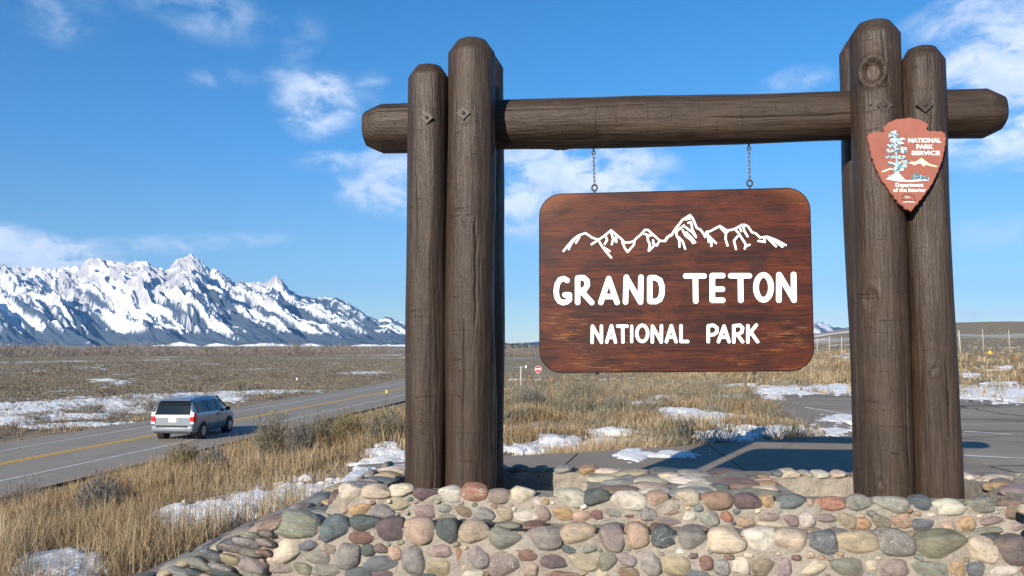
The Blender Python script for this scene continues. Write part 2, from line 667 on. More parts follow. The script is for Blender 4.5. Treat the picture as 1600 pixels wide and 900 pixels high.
def snow_h(x, y):
    """height of the snow above the ground (negative = none)"""
    r = np.hypot(x, y)
    c = snow_cov(x, y)
    nb = fbm(x * 1.6 + 3, y * 1.6 + 8, 4) - .5
    nf = fbm(x * 6, y * 6, 3) - .5
    h = c * 1.5 + nb * 2.1 + nf * 1.9 - .06
    far = fbm(x * .12 + 30, y * .05 + 2, 4) * .6 + fbm(x * .6, y * .5, 3) * .4
    h = np.maximum(h, (far - .675) * 5 * sst(r, 32, 60) * (1 - sst(np.abs(road_s(x, y) + 2.6), 0, 1) * (np.abs(road_s(x, y) + 2.6) < 8)))
    t = np.where(h > 0, .012 + .06 * np.clip(h, 0, 1) ** .7, -.04)
    t = np.where(inside(PATH, x, y) & (t > 0), .006 + .02 * np.clip(h, 0, 1), t)
    s = road_s(x, y)
    t = np.where((s < 2.4) & (s > -7.6), -.04, t)
    return t


na, nr = 900, 420
A, RR = np.meshgrid(np.radians(np.linspace(-46, 46, na)), np.geomspace(4.2, 190, nr), indexing='ij')
X, Y = np.sin(A) * RR, np.cos(A) * RR
H = snow_h(X, Y)
Zs = surface(X, Y) + H + (fbm(X * 5, Y * 5, 3) - .5) * .05 * (H > .03)
keep = H > 0
idx = np.arange(na * nr).reshape(na, nr)
q = np.stack([idx[:-1, :-1], idx[1:, :-1], idx[1:, 1:], idx[:-1, 1:]], -1).reshape(-1, 4)[:, ::-1]
kq = keep.ravel()[q].any(1)
q = q[kq]
used, inv = np.unique(q.ravel(), return_inverse=True)
V = np.stack([X, Y, Zs], -1).reshape(-1, 3)[used]
tag(obj('snow_patches', np_mesh('snow_patches', V, inv.reshape(-1, 4), mat=m_snow, smooth=True)),
    'patches of old white snow lying on the grass and path', 'snow', kind='stuff')

# ------------------------------------------------------------------ mountain range on the left
m_mtn, nt, b = material('snowy_mountain', .9, spec=.1)
at = nt.new('ShaderNodeAttribute', attribute_name='col')
tc = nt.new('ShaderNodeTexCoord')
n = nt.noise(tc.outputs['Object'], .02, 6, .7)
nt.l.new(nt.mix(.25, at.outputs['Color'], nt.mix(1.0, at.outputs['Color'], nt.ramp(n, [(.3, (.45, .45, .45)), (.7, (1.3, 1.3, 1.3))]), 'MULTIPLY')),
         b.inputs['Base Color'])
bump(nt, b, n, .5, 30)


def mountain(name, sil, x0, x1, r0, r1, nx, ntt, shear, seed, forest=1.0, rockline=.55, amp=1.0, base=540.0):
    """range whose crest follows the skyline measured in the photo; spurs run down towards the right"""
    sx = [p[0] for p in sil]
    sy = [p[1] for p in sil]
    px = np.linspace(x0, x1, nx)
    t = np.concatenate([np.linspace(0, 1, ntt), 1 + np.linspace(.03, .5, 14)])
    PX, T_ = np.meshgrid(px, t, indexing='ij')
    up = (base - np.interp(px, sx, sy))
    az_ = np.arctan((px - 800) / F / math.cos(PITCH))
    # crest detail
    up = up + (fbm(px / 9 + seed, px * 0 + seed, 5, .65) - .5) * 9 * np.clip(up / 60, 0, 1)
    cosa = np.cos(az_)
    Hc = np.clip(up, .3, None) / F * r1
    q_ = PX - shear * (1 - np.minimum(T_, 1)) + 26 * (fbm(PX / 90 + seed, T_ * 3 + seed, 3) - .5)
    rid = 1 - np.abs(2 * fbm(q_ / 60 + seed * 3, T_ * 1.3 + 2, 2) - 1) * 2.4
    rid2 = 1 - np.abs(2 * fbm(q_ / 21 + seed * 5, T_ * 3 + 6, 3) - 1) * 2.2
    fine_ = fbm(q_ / 7 + 3, T_ * 22 + 1, 4) - .5
    tc_ = np.minimum(T_, 1)
    g = .10 * tc_ + .90 * tc_ ** 1.45
    env = np.sin(np.pi * np.clip(tc_, 0, 1)) ** .8
    crag2 = 1 - np.abs(2 * fbm(q_ / 7 + 15, T_ * 24 + PX / 30 + 4, 3, .6) - 1) * 2
    crag = 1 - np.abs(2 * fbm(q_ / 17 + 5, T_ * 10 + PX / 70 + 4, 4, .6) - 1) * 2
    hh = Hc[:, None] * (g + amp * env * (.20 * (rid - .35) + .11 * (rid2 - .35) + .10 * fine_) + amp * (.075 * (crag - .45) + .04 * (crag2 - .45) * sst(tc_, .45, .8)) * sst(tc_, .2, .65) * (1 - .75 * sst(tc_, .93, 1)))
    hh = hh * np.where(T_ > 1, 1 - (T_ - 1) * 1.6, 1)
    hh = np.minimum(hh, Hc[:, None] * (.32 + .70 * tc_ ** .8))
    rr_ = r0 + (r1 - r0) * T_
    dist = rr_ / cosa[:, None]
    Xm, Ym = np.sin(az_)[:, None] * dist, np.cos(az_)[:, None] * dist
    Zm = hh + np.where(T_ < .02, -12, 0)
    # cover: snow, forest, rock
    hpx = hh / r1 * F                      # apparent height in px, as a measure of altitude
    nz = fbm(q_ / 16 + seed, T_ * 7 + 3, 5, .6)
    spk = fbm(PX / 3.2 + 7, T_ * 60 + 3, 3, .7)
    strp = fbm(q_ / 9 + 31 + seed, T_ * 1.9, 4, .6)
    drid = np.gradient(rid * .6 + rid2 * .5, axis=0)
    drid = drid / (np.abs(drid).mean() + 1e-9)
    alt = hpx / 95
    fo = 1.55 - 1.12 * alt + (strp - .5) * 5.6 + (nz - .5) * 1.3 + np.clip(-drid, -1.5, 1.5) * .20 + (spk - .5) * 1.7
    left = sst(PX, 330, 60)
    fo = fo - .62 * left * sst(hpx, 10, 30)
    fo = np.where(alt < .16 + .05 * (nz - .5), fo + 1.1, fo) * 1.0
    fo = sst(fo * forest, .42, .66)
    fo = fo * (1 - sst(alt, .95, 1.15))
    rock = sst((fbm(q_ / 8 + 11, T_ * 12, 4, .65) - .5) * 3.0 + (alt - rockline) * .45 + (spk - .5) * 1.2, .02, .40) * sst(alt, rockline - .25, rockline + .2)
    snow_c = np.array((.74, .77, .82))
    for_c = np.array((.028, .045, .060))
    rock_c = np.array((.33, .30, .29))
    colr = snow_c[None, None] * np.ones_like(PX)[..., None]
    colr = colr * (1 - rock[..., None] * .8) + rock_c * rock[..., None] * .8
    colr = colr * (1 - fo[..., None] * .95) + for_c * fo[..., None] * .95
    # open snow fields at the foot
    ft = sst(.034 - T_, 0, .012) * sst(fbm(PX / 30, T_ * 30, 4) + sst(PX, 120, 480) * .3, .50, .58)
    if forest > .9:
        colr = colr * (1 - ft[..., None]) + snow_c * ft[..., None]
    n0, n1_ = PX.shape
    idx = np.arange(n0 * n1_).reshape(n0, n1_)
    q = np.stack([idx[:-1, :-1], idx[1:, :-1], idx[1:, 1:], idx[:-1, 1:]], -1).reshape(-1, 4)
    V = np.stack([Xm, Ym, Zm], -1).reshape(-1, 3)
    return tag(obj(name, np_mesh(name, V, q, mat=m_mtn, smooth=False, col=colr.reshape(-1, 3))), kind='structure')


SIL = [(-260, 430), (-120, 408), (0, 414), (40, 418), (80, 421), (125, 414), (142, 404), (158, 406), (178, 412), (200, 413), (212, 407), (226, 408),
       (242, 416), (258, 424), (266, 414), (276, 404), (288, 400), (297, 395), (306, 401), (318, 411), (326, 422), (334, 419), (342, 424), (352, 432),
       (364, 441), (382, 441), (402, 443), (418, 440), (431, 431), (440, 439), (452, 452), (464, 460), (480, 466), (500, 463), (528, 466),
       (548, 476), (572, 491), (590, 499), (606, 496), (622, 501), (640, 508), (680, 518), (740, 530), (800, 537), (860, 541)]
mountain('mountain_range', SIL, -260, 860, 5200, 7600, 820, 190, 235, 3.0)
SILR = [(780, 538), (900, 530), (1100, 525), (1230, 515), (1268, 503), (1282, 503), (1300, 512), (1330, 510), (1420, 512), (1500, 512), (1530, 507),
        (1562, 503), (1590, 506), (1640, 505), (1720, 512), (1900, 520), (2100, 535)]
mountain('snowy_hills', SILR, 780, 2100, 6000, 7400, 420, 60, 60, 9.0, forest=.62, rockline=1.5, amp=.7)

# ================================================================== the gateway sign
YAW = R(6.5)
UX = np.array((math.cos(YAW), -math.sin(YAW), 0))     # along the sign, towards the right (nearer)
NV = np.array((math.sin(YAW), math.cos(YAW), 0))      # away from the viewer
d0 = ray(1057, 440)
ORG = d0 * (5.3 / d0[1])
ORG = np.array((ORG[0], ORG[1], 0.0))


def L(x, y, w=0.0):
    """photo pixel -> (u, z) on the vertical plane w metres behind the sign board's plane"""
    d = ray(x, y)
    k = ((ORG + NV * w) @ NV) / (d @ NV)
    p = d * k - ORG
    return float(p @ UX), float(p[2])


def ppm(w, x=1000):
    a, b_ = L(x - 50, 600, w)[0], L(x + 50, 600, w)[0]
    return (b_ - a) / 100          # metres per photo pixel there


SIGN_LOC = tuple(ORG)


def sign_empty(name):
    return empty(name, SIGN_LOC, -YAW)


# ---- materials
def log_mat(name, axis):
    m, nt, b = material(name, .62, spec=.35)
    tc = nt.new('ShaderNodeTexCoord')
    P = tc.outputs['Object']
    sc_l = {'z': (9, 9, .7), 'x': (.7, 9, 9)}[axis]
    sc_f = {'z': (75, 75, 4.5), 'x': (4.5, 75, 75)}[axis]
    sc_h = {'z': (3, 3, 34), 'x': (34, 3, 3)}[axis]
    a = nt.noise(nt.mapping(P, scale=sc_l), 1, 5, .6, .6)
    f = nt.noise(nt.mapping(P, scale=sc_f), 1, 5, .65, .5)
    h = nt.noise(nt.mapping(P, scale=sc_h), 1, 4, .7, 1.2)
    blot = nt.noise(P, 4, 5, .6)
    c = nt.ramp(nt.math('ADD', nt.math('MULTIPLY', a, .5), nt.math('MULTIPLY', f, .5)),
                [(.28, (.010, .006, .004)), (.44, (.031, .019, .012)), (.60, (.050, .033, .022)), (.80, (.085, .062, .043))])
    c = nt.mix(nt.smooth(blot, .5, .75), c, nt.mix(.6, c, (.070, .042, .027)))
    chk = nt.math('MULTIPLY', nt.smooth(h, .63, .68), nt.smooth(nt.noise(P, 2.3, 3), .42, .6))
    c = nt.mix(nt.math('MULTIPLY', chk, .4), c, (.02, .015, .011))
    nt.l.new(c, b.inputs['Base Color'])
    nt.l.new(nt.math('ADD', .34, nt.math('MULTIPLY', blot, .3)), b.inputs['Roughness'])
    hh = nt.math('SUBTRACT', nt.math('ADD', nt.math('MULTIPLY', f, .7), nt.math('MULTIPLY', a, .6)), nt.math('MULTIPLY', chk, .35))
    bump(nt, b, hh, .8, .013)
    return m


m_logv = log_mat('dark_stained_log', 'z')
m_logh = log_mat('dark_stained_beam', 'x')
m_iron, nt, b = material('painted_iron', .55, (.040, .029, .021), .4)
m_steel, nt, b = material('dull_steel', .42, (.16, .155, .15), .5, .8)


def log(name, p0, p1, r0, r1, parent, mat, knots=(), cracks=(), cham=(.0, .045), seed=0, groove=.016, nz=150, nth=112, wob=.006):
    """log between two points (local frame), radii at the ends, chamfered ends, drying cracks cut in"""
    p0, p1 = Vector(p0), Vector(p1)
    ax = p1 - p0
    Ln = ax.length
    ax.normalize()
    # angle 0 faces the viewer (-y)
    e1 = Vector((0, -1, 0))
    e1 = (e1 - ax * e1.dot(ax)).normalized()
    e2 = ax.cross(e1).normalized()
    zs = [i / (nz - 1) * Ln for i in range(nz)]
    c0, c1 = cham
    extra = []
    if c1:
        zs = [z for z in zs if z < Ln - c1] + [Ln - c1, Ln - c1 * .55, Ln - c1 * .15, Ln]
    if c0:
        zs = [0, c0 * .15, c0 * .55, c0] + [z for z in zs if z > c0]
    V = []
    for z in zs:
        f = z / Ln
        r = r0 + (r1 - r0) * f
        end = 1.0
        for cdist, dist_ in ((c1, Ln - z), (c0, z)):
            if cdist and dist_ < cdist:
                k = dist_ / cdist
                end = min(end, 1 - (.30 if cdist > .09 else .38) * (1 - k) ** 1.05)
        bend = .009 * mnoise.noise(Vector((z * .55, seed * 3.1, 7))) * min(1, z / .6)
        bend2 = .007 * mnoise.noise(Vector((z * .6, seed * 2.3, 17))) * min(1, z / .6)
        th = [2 * math.pi * j / nth for j in range(nth)]
        dep = [0.0] * nth
        for (z0, z1, a0, wv, dmul) in cracks:
            if z0 <= f <= z1:
                a = a0 + wv * (mnoise.noise(Vector((f * 7, seed, 3.3))) + .35 * mnoise.noise(Vector((f * 31, seed, 1.3))))
                taper = min(1, (f - z0) / .04 + .05, (z1 - f) / .06 + .05)
                j = int(round((a % (2 * math.pi)) / (2 * math.pi) * nth)) % nth
                th[j] = a % (2 * math.pi)
                dep[j] = groove * dmul * taper
                for s_ in (-1, 1):      # pull the neighbours close so the crack is narrow
                    jj = (j + s_) % nth
                    th[jj] = th[j] + s_ * .011 * (.5 + .8 * taper)
        for j in range(nth):
            a = th[j]
            ca, sa = math.cos(a), math.sin(a)
            wv = wob * mnoise.noise(Vector((ca * 1.3 + seed, sa * 1.3, z * 1.1))) * 2
            wv += wob * .35 * mnoise.noise(Vector((ca * 6 + seed, sa * 6, z * 3.0)))
            rad = (r + wv) * end - dep[j]
            for (kz, ka, ks, kd) in knots:
                da = ((a - ka + math.pi) % (2 * math.pi) - math.pi) * r
                dd = math.hypot(da, (z - kz) * .78) / ks
                if dd < 2.2:
                    rad += kd * (math.exp(-((dd - 1) / .22) ** 2) * .5 - (1 if dd < .85 else max(0, 1 - (dd - .85) / .2)) * .8
                                 + .35 * math.exp(-(dd / 1.5) ** 2))
            V.append(p0 + ax * z + (e1 * ca + e2 * sa) * rad + e2 * bend + e1 * bend2)
    n = len(zs)
    Q = []
    for i in range(n - 1):
        for j in range(nth):
            Q.append((i * nth + j, i * nth + (j + 1) % nth, (i + 1) * nth + (j + 1) % nth, (i + 1) * nth + j))
    T = []
    for i, flip in ((0, True), (n - 1, False)):
        c = len(V)
        V.append(p0 + ax * zs[i])
        for j in range(nth):
            a, b_ = i * nth + j, i * nth + (j + 1) % nth
            T.append((c, b_, a) if flip else (c, a, b_))
    me = np_mesh(name, [tuple(v) for v in V], Q, T, mat=mat, smooth=True)
    sm = np.ones(len(me.polygons), bool)
    sm[len(Q):] = False
    me.polygons.foreach_set('use_smooth', sm)
    return obj(name, me, parent)


frame = tag(sign_empty('sign_frame'), 'tall gateway of dark brown peeled logs carrying one crossbeam', 'log frame')
FLOOR = -1.14                       # bottom of the post pockets


def post(xl0, xr0, yb, xl1, xr1, yt, w, **kw):
    ul0, z0 = L(xl0, yb, w)
    ur0, _ = L(xr0, yb, w)
    ul1, z1 = L(xl1, yt, w)
    ur1, _ = L(xr1, yt, w)
    # carry the axis down to the pocket floor
    uc0, uc1 = (ul0 + ur0) / 2, (ul1 + ur1) / 2
    k = (FLOOR - z0) / (z1 - z0)
    ub = uc0 + (uc1 - uc0) * k
    return log('log_post', (ub, w, FLOOR), (uc1, w, z1), (ur0 - ul0) / 2, (ur1 - ul1) / 2, frame, m_logv, **kw)


FW, BW = -.262, .285
post(634, 696.5, 760, 639, 701, 107, FW, seed=1, cham=(0, .075), cracks=[(.02, .2, .5, .2, .5), (.55, .75, 5.9, .1, .5)])
post(696, 774, 765, 700.5, 772.5, 67, FW, seed=2, cham=(0, .085), cracks=[(.03, .42, -.12, .10, 1.0), (.40, .62, .35, .1, .55), (.1, .9, 1.25, .12, .8)])
post(722, 786, 765, 726, 788.5, 90, BW, seed=3, cham=(0, .085), cracks=[(.1, .8, .9, .2, .8)])
ua, za = L(1349, 123, FW)
post(1345, 1427, 770, 1328, 1402.5, 39, FW, seed=4, cham=(0, .085), knots=[(za - FLOOR, -.42, .062, .05), (1.42, -.75, .05, .012), (.34, -.55, .02, .012)],
     cracks=[(.1, .3, .6, .1, .4), (.86, .98, .1, .2, .6)])
post(1427, 1504, 770, 1404, 1473, 79, FW, seed=5, cham=(0, .085), cracks=[(.2, .36, .2, .1, .4), (.70, .9, .0, .2, .35)], knots=[(1.0, -.3, .02, .01)])
post(1336, 1404, 770, 1309.5, 1375, 66, BW, seed=6, cham=(0, .085), cracks=[(.2, .8, .5, .2, .6)])
# crossbeam
ul, zl = L(573, 201, 0)
ur, zr_ = L(1562, 175.5, 0)
rl = 39 * ppm(0, 700)
rb_ = 41.5 * ppm(0, 1450)
log('crossbeam', (ul, 0, zl), (ur, 0, zr_), rl, rb_, frame, m_logh, seed=9, cham=(.115, .10), nz=220, nth=120,
    cracks=[(.0, .46, math.pi + 2.72, .14, 1.5), (.30, .62, math.pi + 2.2, .1, .5), (.55, .9, math.pi + 3.3, .1, .35)], groove=.018, wob=.007,
    knots=[(1.35, 2.0, .03, .015)])


def washer(px, py, radius, size):
    radius += .008
    u, z = L(px, py, FW - radius)
    e = bmesh.new()
    box(e, (u, FW - radius + .003, z), (size, .024, size), Matrix.Rotation(R(45), 3, 'Y'), .002)
    wsh = bm_obj('washer_plate', e, m_iron, frame)
    e = bmesh.new()
    cyl(e, (u, FW - radius - .001, z), (u, FW - radius - .016, z), .0135, .011, 12)
    bm_obj('bolt', e, m_iron, wsh, True)


pp = ppm(FW, 700)
washer(667, 184, 31.5 * pp, .062)
washer(724, 177, 36.5 * pp, .066)
pp = ppm(FW, 1420)
washer(1382, 165, 37 * pp, .070)
washer(1445, 164, 34 * pp, .070)

# ---- hanging board
m_board, nt, b = material('varnished_redwood', .48, spec=.2)
tc = nt.new('ShaderNodeTexCoord')
P = tc.outputs['Object']
grain = nt.noise(nt.mapping(P, scale=(1.0, 1, 22)), 1.6, 9, .68, .7)
streak = nt.noise(nt.mapping(P, scale=(4.2, 1, 105)), 1.3, 5, .65, .6)
blot = nt.noise(nt.mapping(P, scale=(1.2, 1, 3.0)), 2.1, 5, .6, .6)
pore = nt.noise(nt.mapping(P, scale=(9, 1, 150)), 1.2, 3, .6)
c = nt.ramp(grain, [(.28, (.009, .004, .004)), (.42, (.026, .008, .006)), (.54, (.050, .012, .007)), (.70, (.125, .027, .008))])
c = nt.mix(nt.smooth(blot, .44, .60), c, nt.mix(.5, c, (.110, .024, .011)))
c = nt.mix(nt.smooth(nt.noise(P, 3.1, 5, .65), .52, .72), c, nt.mix(.7, c, (.026, .011, .010)))
sp = nt.new('ShaderNodeSeparateXYZ')
nt.l.new(P, sp.inputs[0])
# worn varnish: pale grain lines in the lower part and towards the rim
low = nt.smooth(sp.outputs[2], .10, -.42)
side = nt.smooth(nt.math('ABSOLUTE', sp.outputs[0]), .45, .9)
wear = nt.smooth(nt.math('ADD', streak, nt.math('ADD', nt.math('MULTIPLY', low, .13), nt.math('MULTIPLY', side, .07))), .69, .76)
patch = nt.smooth(nt.noise(nt.mapping(P, scale=(1, 1, 2)), 2.6, 4), .46, .62)
c = nt.mix(nt.math('MULTIPLY', nt.math('MULTIPLY', wear, patch), .5), c, (.40, .17, .045))
top = nt.math('MULTIPLY', nt.smooth(nt.math('ADD', nt.math('MULTIPLY', nt.math('ABSOLUTE', sp.outputs[0]), .55), sp.outputs[2]), .86, 1.06), .45)
c = nt.mix(top, c, (.30, .10, .03))
c = nt.mix(1.0, c, nt.ramp(pore, [(.32, (.55, .52, .5)), (.5, (1, 1, 1)), (.7, (1.25, 1.2, 1.15))]), 'MULTIPLY')
nt.l.new(c, b.inputs['Base Color'])
b.inputs['Coat Weight'].default_value = .05
b.inputs['Coat Roughness'].default_value = .25
bump(nt, b, nt.math('ADD', nt.math('MULTIPLY', streak, .7), nt.math('MULTIPLY', pore, .5)), .35, .004)

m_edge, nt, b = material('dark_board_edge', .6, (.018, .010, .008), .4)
m_letter, nt, b = material('white_enamel_paint', .5, (.86, .85, .82), .4)
tc = nt.new('ShaderNodeTexCoord')
n = nt.noise(tc.outputs['Object'], 60, 4, .6)
nt.l.new(nt.ramp(n, [(.25, (.74, .72, .68)), (.5, (.88, .87, .85))]), b.inputs['Base Color'])

BOARD_T = .06
cu, cz = L(1057.5, 439.5, -BOARD_T / 2)
roll = R(-.45)
board = tag(empty('hanging_sign_board', tuple(ORG + UX * cu + np.array((0, 0, cz)))), 'varnished reddish brown wooden board with white park name, hanging on chains', 'sign')
board.rotation_euler = Matrix(((math.cos(-YAW), -math.sin(-YAW), 0), (math.sin(-YAW), math.cos(-YAW), 0), (0, 0, 1))).to_4x4().to_euler()
board.rotation_euler = (Matrix.Rotation(-YAW, 3, 'Z') @ Matrix.Rotation(roll, 3, 'Y')).to_euler()
cr, sr = math.cos(-roll), math.sin(-roll)


def B(x, y):
    """photo pixel -> (x, z) on the face of the board"""
    u, z = L(x, y, -BOARD_T / 2)
    u, z = u - cu, z - cz
    # undo the roll about the local y axis
    return Matrix.Rotation(-roll, 3, 'Y') @ Vector((u, 0, z))


def rounded(w, h, r, n=10):
    pts = []
    for (sx, sz, a0) in ((1, 1, 0), (-1, 1, 90), (-1, -1, 180), (1, -1, 270)):
        for i in range(n + 1):
            a = R(a0 + 90 * i / n)
            pts.append((sx * (w / 2 - r) + r * math.cos(a), sz * (h / 2 - r) + r * math.sin(a)))
    return pts


tl, tr, bl, br = B(842, 303), B(1266, 292), B(842.5, 583), B(1273.5, 580)
bw = ((tr - tl).x + (br - bl).x) / 2 + .0
bh = ((tl - bl).z + (tr - br).z) / 2 + .0


def extrude_outline(name, pts, y0, y1, mat, parent, bevel=.004, edge_mat=None):
    bm = bmesh.new()
    vs = [bm.verts.new((p[0], y0, p[1])) for p in pts]
    f = bm.faces.new(vs)
    r = bmesh.ops.extrude_face_region(bm, geom=[f])
    bmesh.ops.translate(bm, vec=(0, y1 - y0, 0), verts=[v for v in r['geom'] if isinstance(v, bmesh.types.BMVert)])
    bmesh.ops.recalc_face_normals(bm, faces=bm.faces)
    caps = [f for f in bm.faces if len(f.verts) > 4]
    if bevel:
        es = [e for e in bm.edges if any(len(f.verts) > 4 for f in e.link_faces) and len(e.link_faces) == 2]
        bmesh.ops.bevel(bm, geom=es, offset=bevel, segments=1, affect='EDGES', profile=.5)
    if edge_mat:
        for f in bm.faces:
            if len(f.verts) <= 4:
                f.material_index = 1
    bmesh.ops.triangulate(bm, faces=[f for f in bm.faces if len(f.verts) > 4])
    o = bm_obj(name, bm, mat, parent)
    if edge_mat:
        o.data.materials.append(edge_mat)
    return o


def warp(p):
    a, c = p[0] / bw + .5, p[1] / bh + .5
    v = (bl * (1 - a) + br * a) * (1 - c) + (tl * (1 - a) + tr * a) * c
    return (v.x, v.z)


extrude_outline('panel', [warp(p) for p in rounded(bw, bh, .150)], -BOARD_T / 2, BOARD_T / 2, m_board, board, .007, m_edge)


def strokes(name, lines, width, conv, parent, mat, y0, flatk=.13):
    """painted strokes with round ends, a hair proud of the board"""
    bm = bmesh.new()
    rad = width / 2
    for ln in lines:
        pts = [conv(*p) for p in ln]
        for i, p in enumerate(pts):
            c = Vector((p.x, 0, p.z))
            bmesh.ops.create_uvsphere(bm, u_segments=12, v_segments=8, radius=rad * 1.0, matrix=Matrix.Translation(c) @ Matrix.Rotation(R(90), 4, 'X'))
            if i:
                p_ = Vector((pts[i - 1].x, 0, pts[i - 1].z))
                if (c - p_).length > 1e-5:
                    cyl(bm, p_, c, rad, rad, 12, False)
    for v in bm.verts:
        v.co.y = v.co.y * flatk
        v.co.y += y0
    return bm_obj(name, bm, mat, parent, True)


def ell(cx_, cy_, rx, ry, n=20):
    return [(cx_ + rx * math.cos(2 * math.pi * i / n), cy_ + ry * math.sin(2 * math.pi * i / n)) for i in range(n + 1)]


LET = [
 (34, [[(168, 430), (150, 420), (128, 426), (112, 452), (106, 490), (110, 525), (124, 548), (145, 557), (165, 552), (181, 540), (181, 512), (156, 512)]]),
 (34, [[(228, 555), (228, 415)], [(228, 415), (262, 415), (281, 432), (283, 458), (268, 482), (236, 492)], [(250, 492), (308, 556)]]),
 (34, [[(360, 555), (405, 420), (452, 555)], [(378, 522), (438, 522)]]),
 (34, [[(500, 553), (505, 412)], [(505, 415), (583, 550)], [(585, 553), (588, 412)]]),
 (34, [[(638, 550), (638, 415)], [(638, 415), (668, 415), (696, 430), (708, 465), (706, 510), (695, 538), (672, 550), (638, 550)]]),
 (34, [[(842, 405), (946, 405)], [(897, 405), (899, 547)]]),
 (34, [[(1052, 403), (993, 403), (993, 543), (1052, 543)], [(993, 480), (1050, 480)]]),
 (34, [[(1098, 404), (1203, 404)], [(1153, 404), (1155, 543)]]),
 (34, [ell(1284, 470, 43, 71)]),
 (34, [[(1371, 542), (1372, 398)], [(1373, 398), (1457, 540)], [(1457, 542), (1455, 397)]]),
 (21, [[(310, 782), (312, 688)], [(312, 688), (362, 780)], [(363, 782), (363, 690)]]),
 (21, [[(393, 780), (420, 688), (443, 780)], [(402, 754), (435, 754)]]),
 (21, [[(455, 690), (508, 690)], [(484, 690), (485, 780)]]),
 (19, [[(535, 690), (535, 778)]]),
 (21, [ell(595, 731, 31, 46)]),
 (21, [[(652, 780), (653, 688)], [(653, 688), (702, 778)], [(703, 780), (704, 688)]]),
 (21, [[(732, 778), (760, 688), (787, 778)], [(742, 752), (777, 752)]]),
 (21, [[(815, 688), (815, 777), (853, 777)]]),
 (21, [[(970, 778), (970, 688)], [(970, 688), (1000, 685), (1020, 700), (1018, 725), (1000, 738), (972, 740)]]),
 (21, [[(1028, 778), (1060, 690), (1088, 778)], [(1040, 752), (1075, 752)]]),
 (21, [[(1115, 780), (1115, 690)], [(1115, 688), (1150, 685), (1165, 700), (1160, 725), (1140, 735), (1117, 738)], [(1135, 738), (1165, 778)]]),
 (21, [[(1195, 780), (1195, 688)], [(1243, 684), (1198, 740)], [(1212, 725), (1250, 778)]]),
]
K1 = 1600 / 440
face_y = -BOARD_T / 2
ppb = ppm(face_y, 1057)
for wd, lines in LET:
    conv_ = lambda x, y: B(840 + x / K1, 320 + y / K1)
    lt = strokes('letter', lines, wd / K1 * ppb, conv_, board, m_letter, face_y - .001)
    strokes('routed_edge_shade', lines, (wd + 6) / K1 * ppb, conv_, lt, m_edge, face_y - .0002, .045)  # slightly wider dark stroke behind the letter, shadow of its routed rim painted in
MA = [[(165, 580), (210, 520), (290, 430), (360, 380), (440, 355), (520, 410), (600, 440), (660, 400), (760, 320), (830, 380), (890, 430), (930, 475),
       (1000, 470), (1050, 450), (1080, 415), (1130, 375), (1180, 315), (1220, 315), (1280, 370), (1370, 450), (1430, 455), (1460, 405), (1510, 385), (1560, 320), (1600, 260)],
      [(230, 555), (260, 490), (310, 420)], [(320, 475), (365, 400)], [(515, 495), (600, 440)], [(600, 440), (640, 510), (690, 580), (760, 660)], [(660, 530), (740, 580)],
      [(690, 390), (710, 440), (680, 490)], [(760, 340), (785, 430), (768, 495)], [(820, 395), (825, 465), (790, 420)],
      [(900, 470), (930, 540), (965, 590), (1045, 500), (1050, 460)], [(1175, 365), (1240, 385), (1270, 380)],
      [(1215, 385), (1220, 450), (1245, 490), (1230, 575), (1300, 510)], [(1285, 445), (1290, 490), (1330, 510), (1360, 460)]]
MB_ = [[(160, 260), (210, 190), (305, 130), (340, 170), (390, 290), (440, 315), (480, 370), (495, 405)], [(0, 450), (40, 390), (80, 370), (120, 305), (160, 255)],
       [(255, 185), (325, 165)], [(495, 400), (510, 340), (560, 330), (680, 265), (760, 320), (820, 315), (870, 300), (960, 250)], [(140, 330), (230, 260)],
       [(130, 310), (140, 390), (170, 440), (175, 525)], [(170, 410), (215, 460), (245, 550)], [(215, 320), (250, 390), (320, 440), (345, 480)],
       [(260, 345), (330, 420), (370, 470)], [(240, 275), (330, 340), (380, 405)], [(285, 228), (318, 215), (335, 310), (375, 390)], [(530, 370), (540, 465)],
       [(540, 390), (630, 480)], [(575, 440), (572, 515)], [(690, 290), (755, 360), (750, 430), (775, 510)], [(755, 355), (790, 320)], [(900, 395), (855, 450), (880, 555)],
       [(880, 320), (905, 345)], [(905, 345), (945, 405), (1005, 500), (990, 548)], [(1005, 520), (1050, 500)], [(930, 290), (945, 330)], [(970, 260), (985, 330), (1025, 395)],
       [(985, 250), (1030, 270), (1080, 345), (1130, 360), (1180, 410), (1270, 400), (1380, 440), (1500, 505)], [(1270, 410), (1380, 520)], [(1330, 430), (1460, 525)],
       [(1160, 452), (1240, 465), (1235, 420)]]
strokes('mountain_drawing', [[(860 + x / 8, 320 + y / 8) for x, y in l] for l in MA] + [[(1040 + x / 8, 320 + y / 8) for x, y in l] for l in MB_],
        3.6 * ppb, B, board, m_letter, face_y - .001, .2)
for px in (933, 1180):
    bm = bmesh.new()
    p = B(px, 581)
    cyl(bm, (p.x, 0, -bh / 2 + .002), (p.x, 0, -bh / 2 - .012), .012, .010, 12)
    bm_obj('bolt', bm, m_iron, board, True)

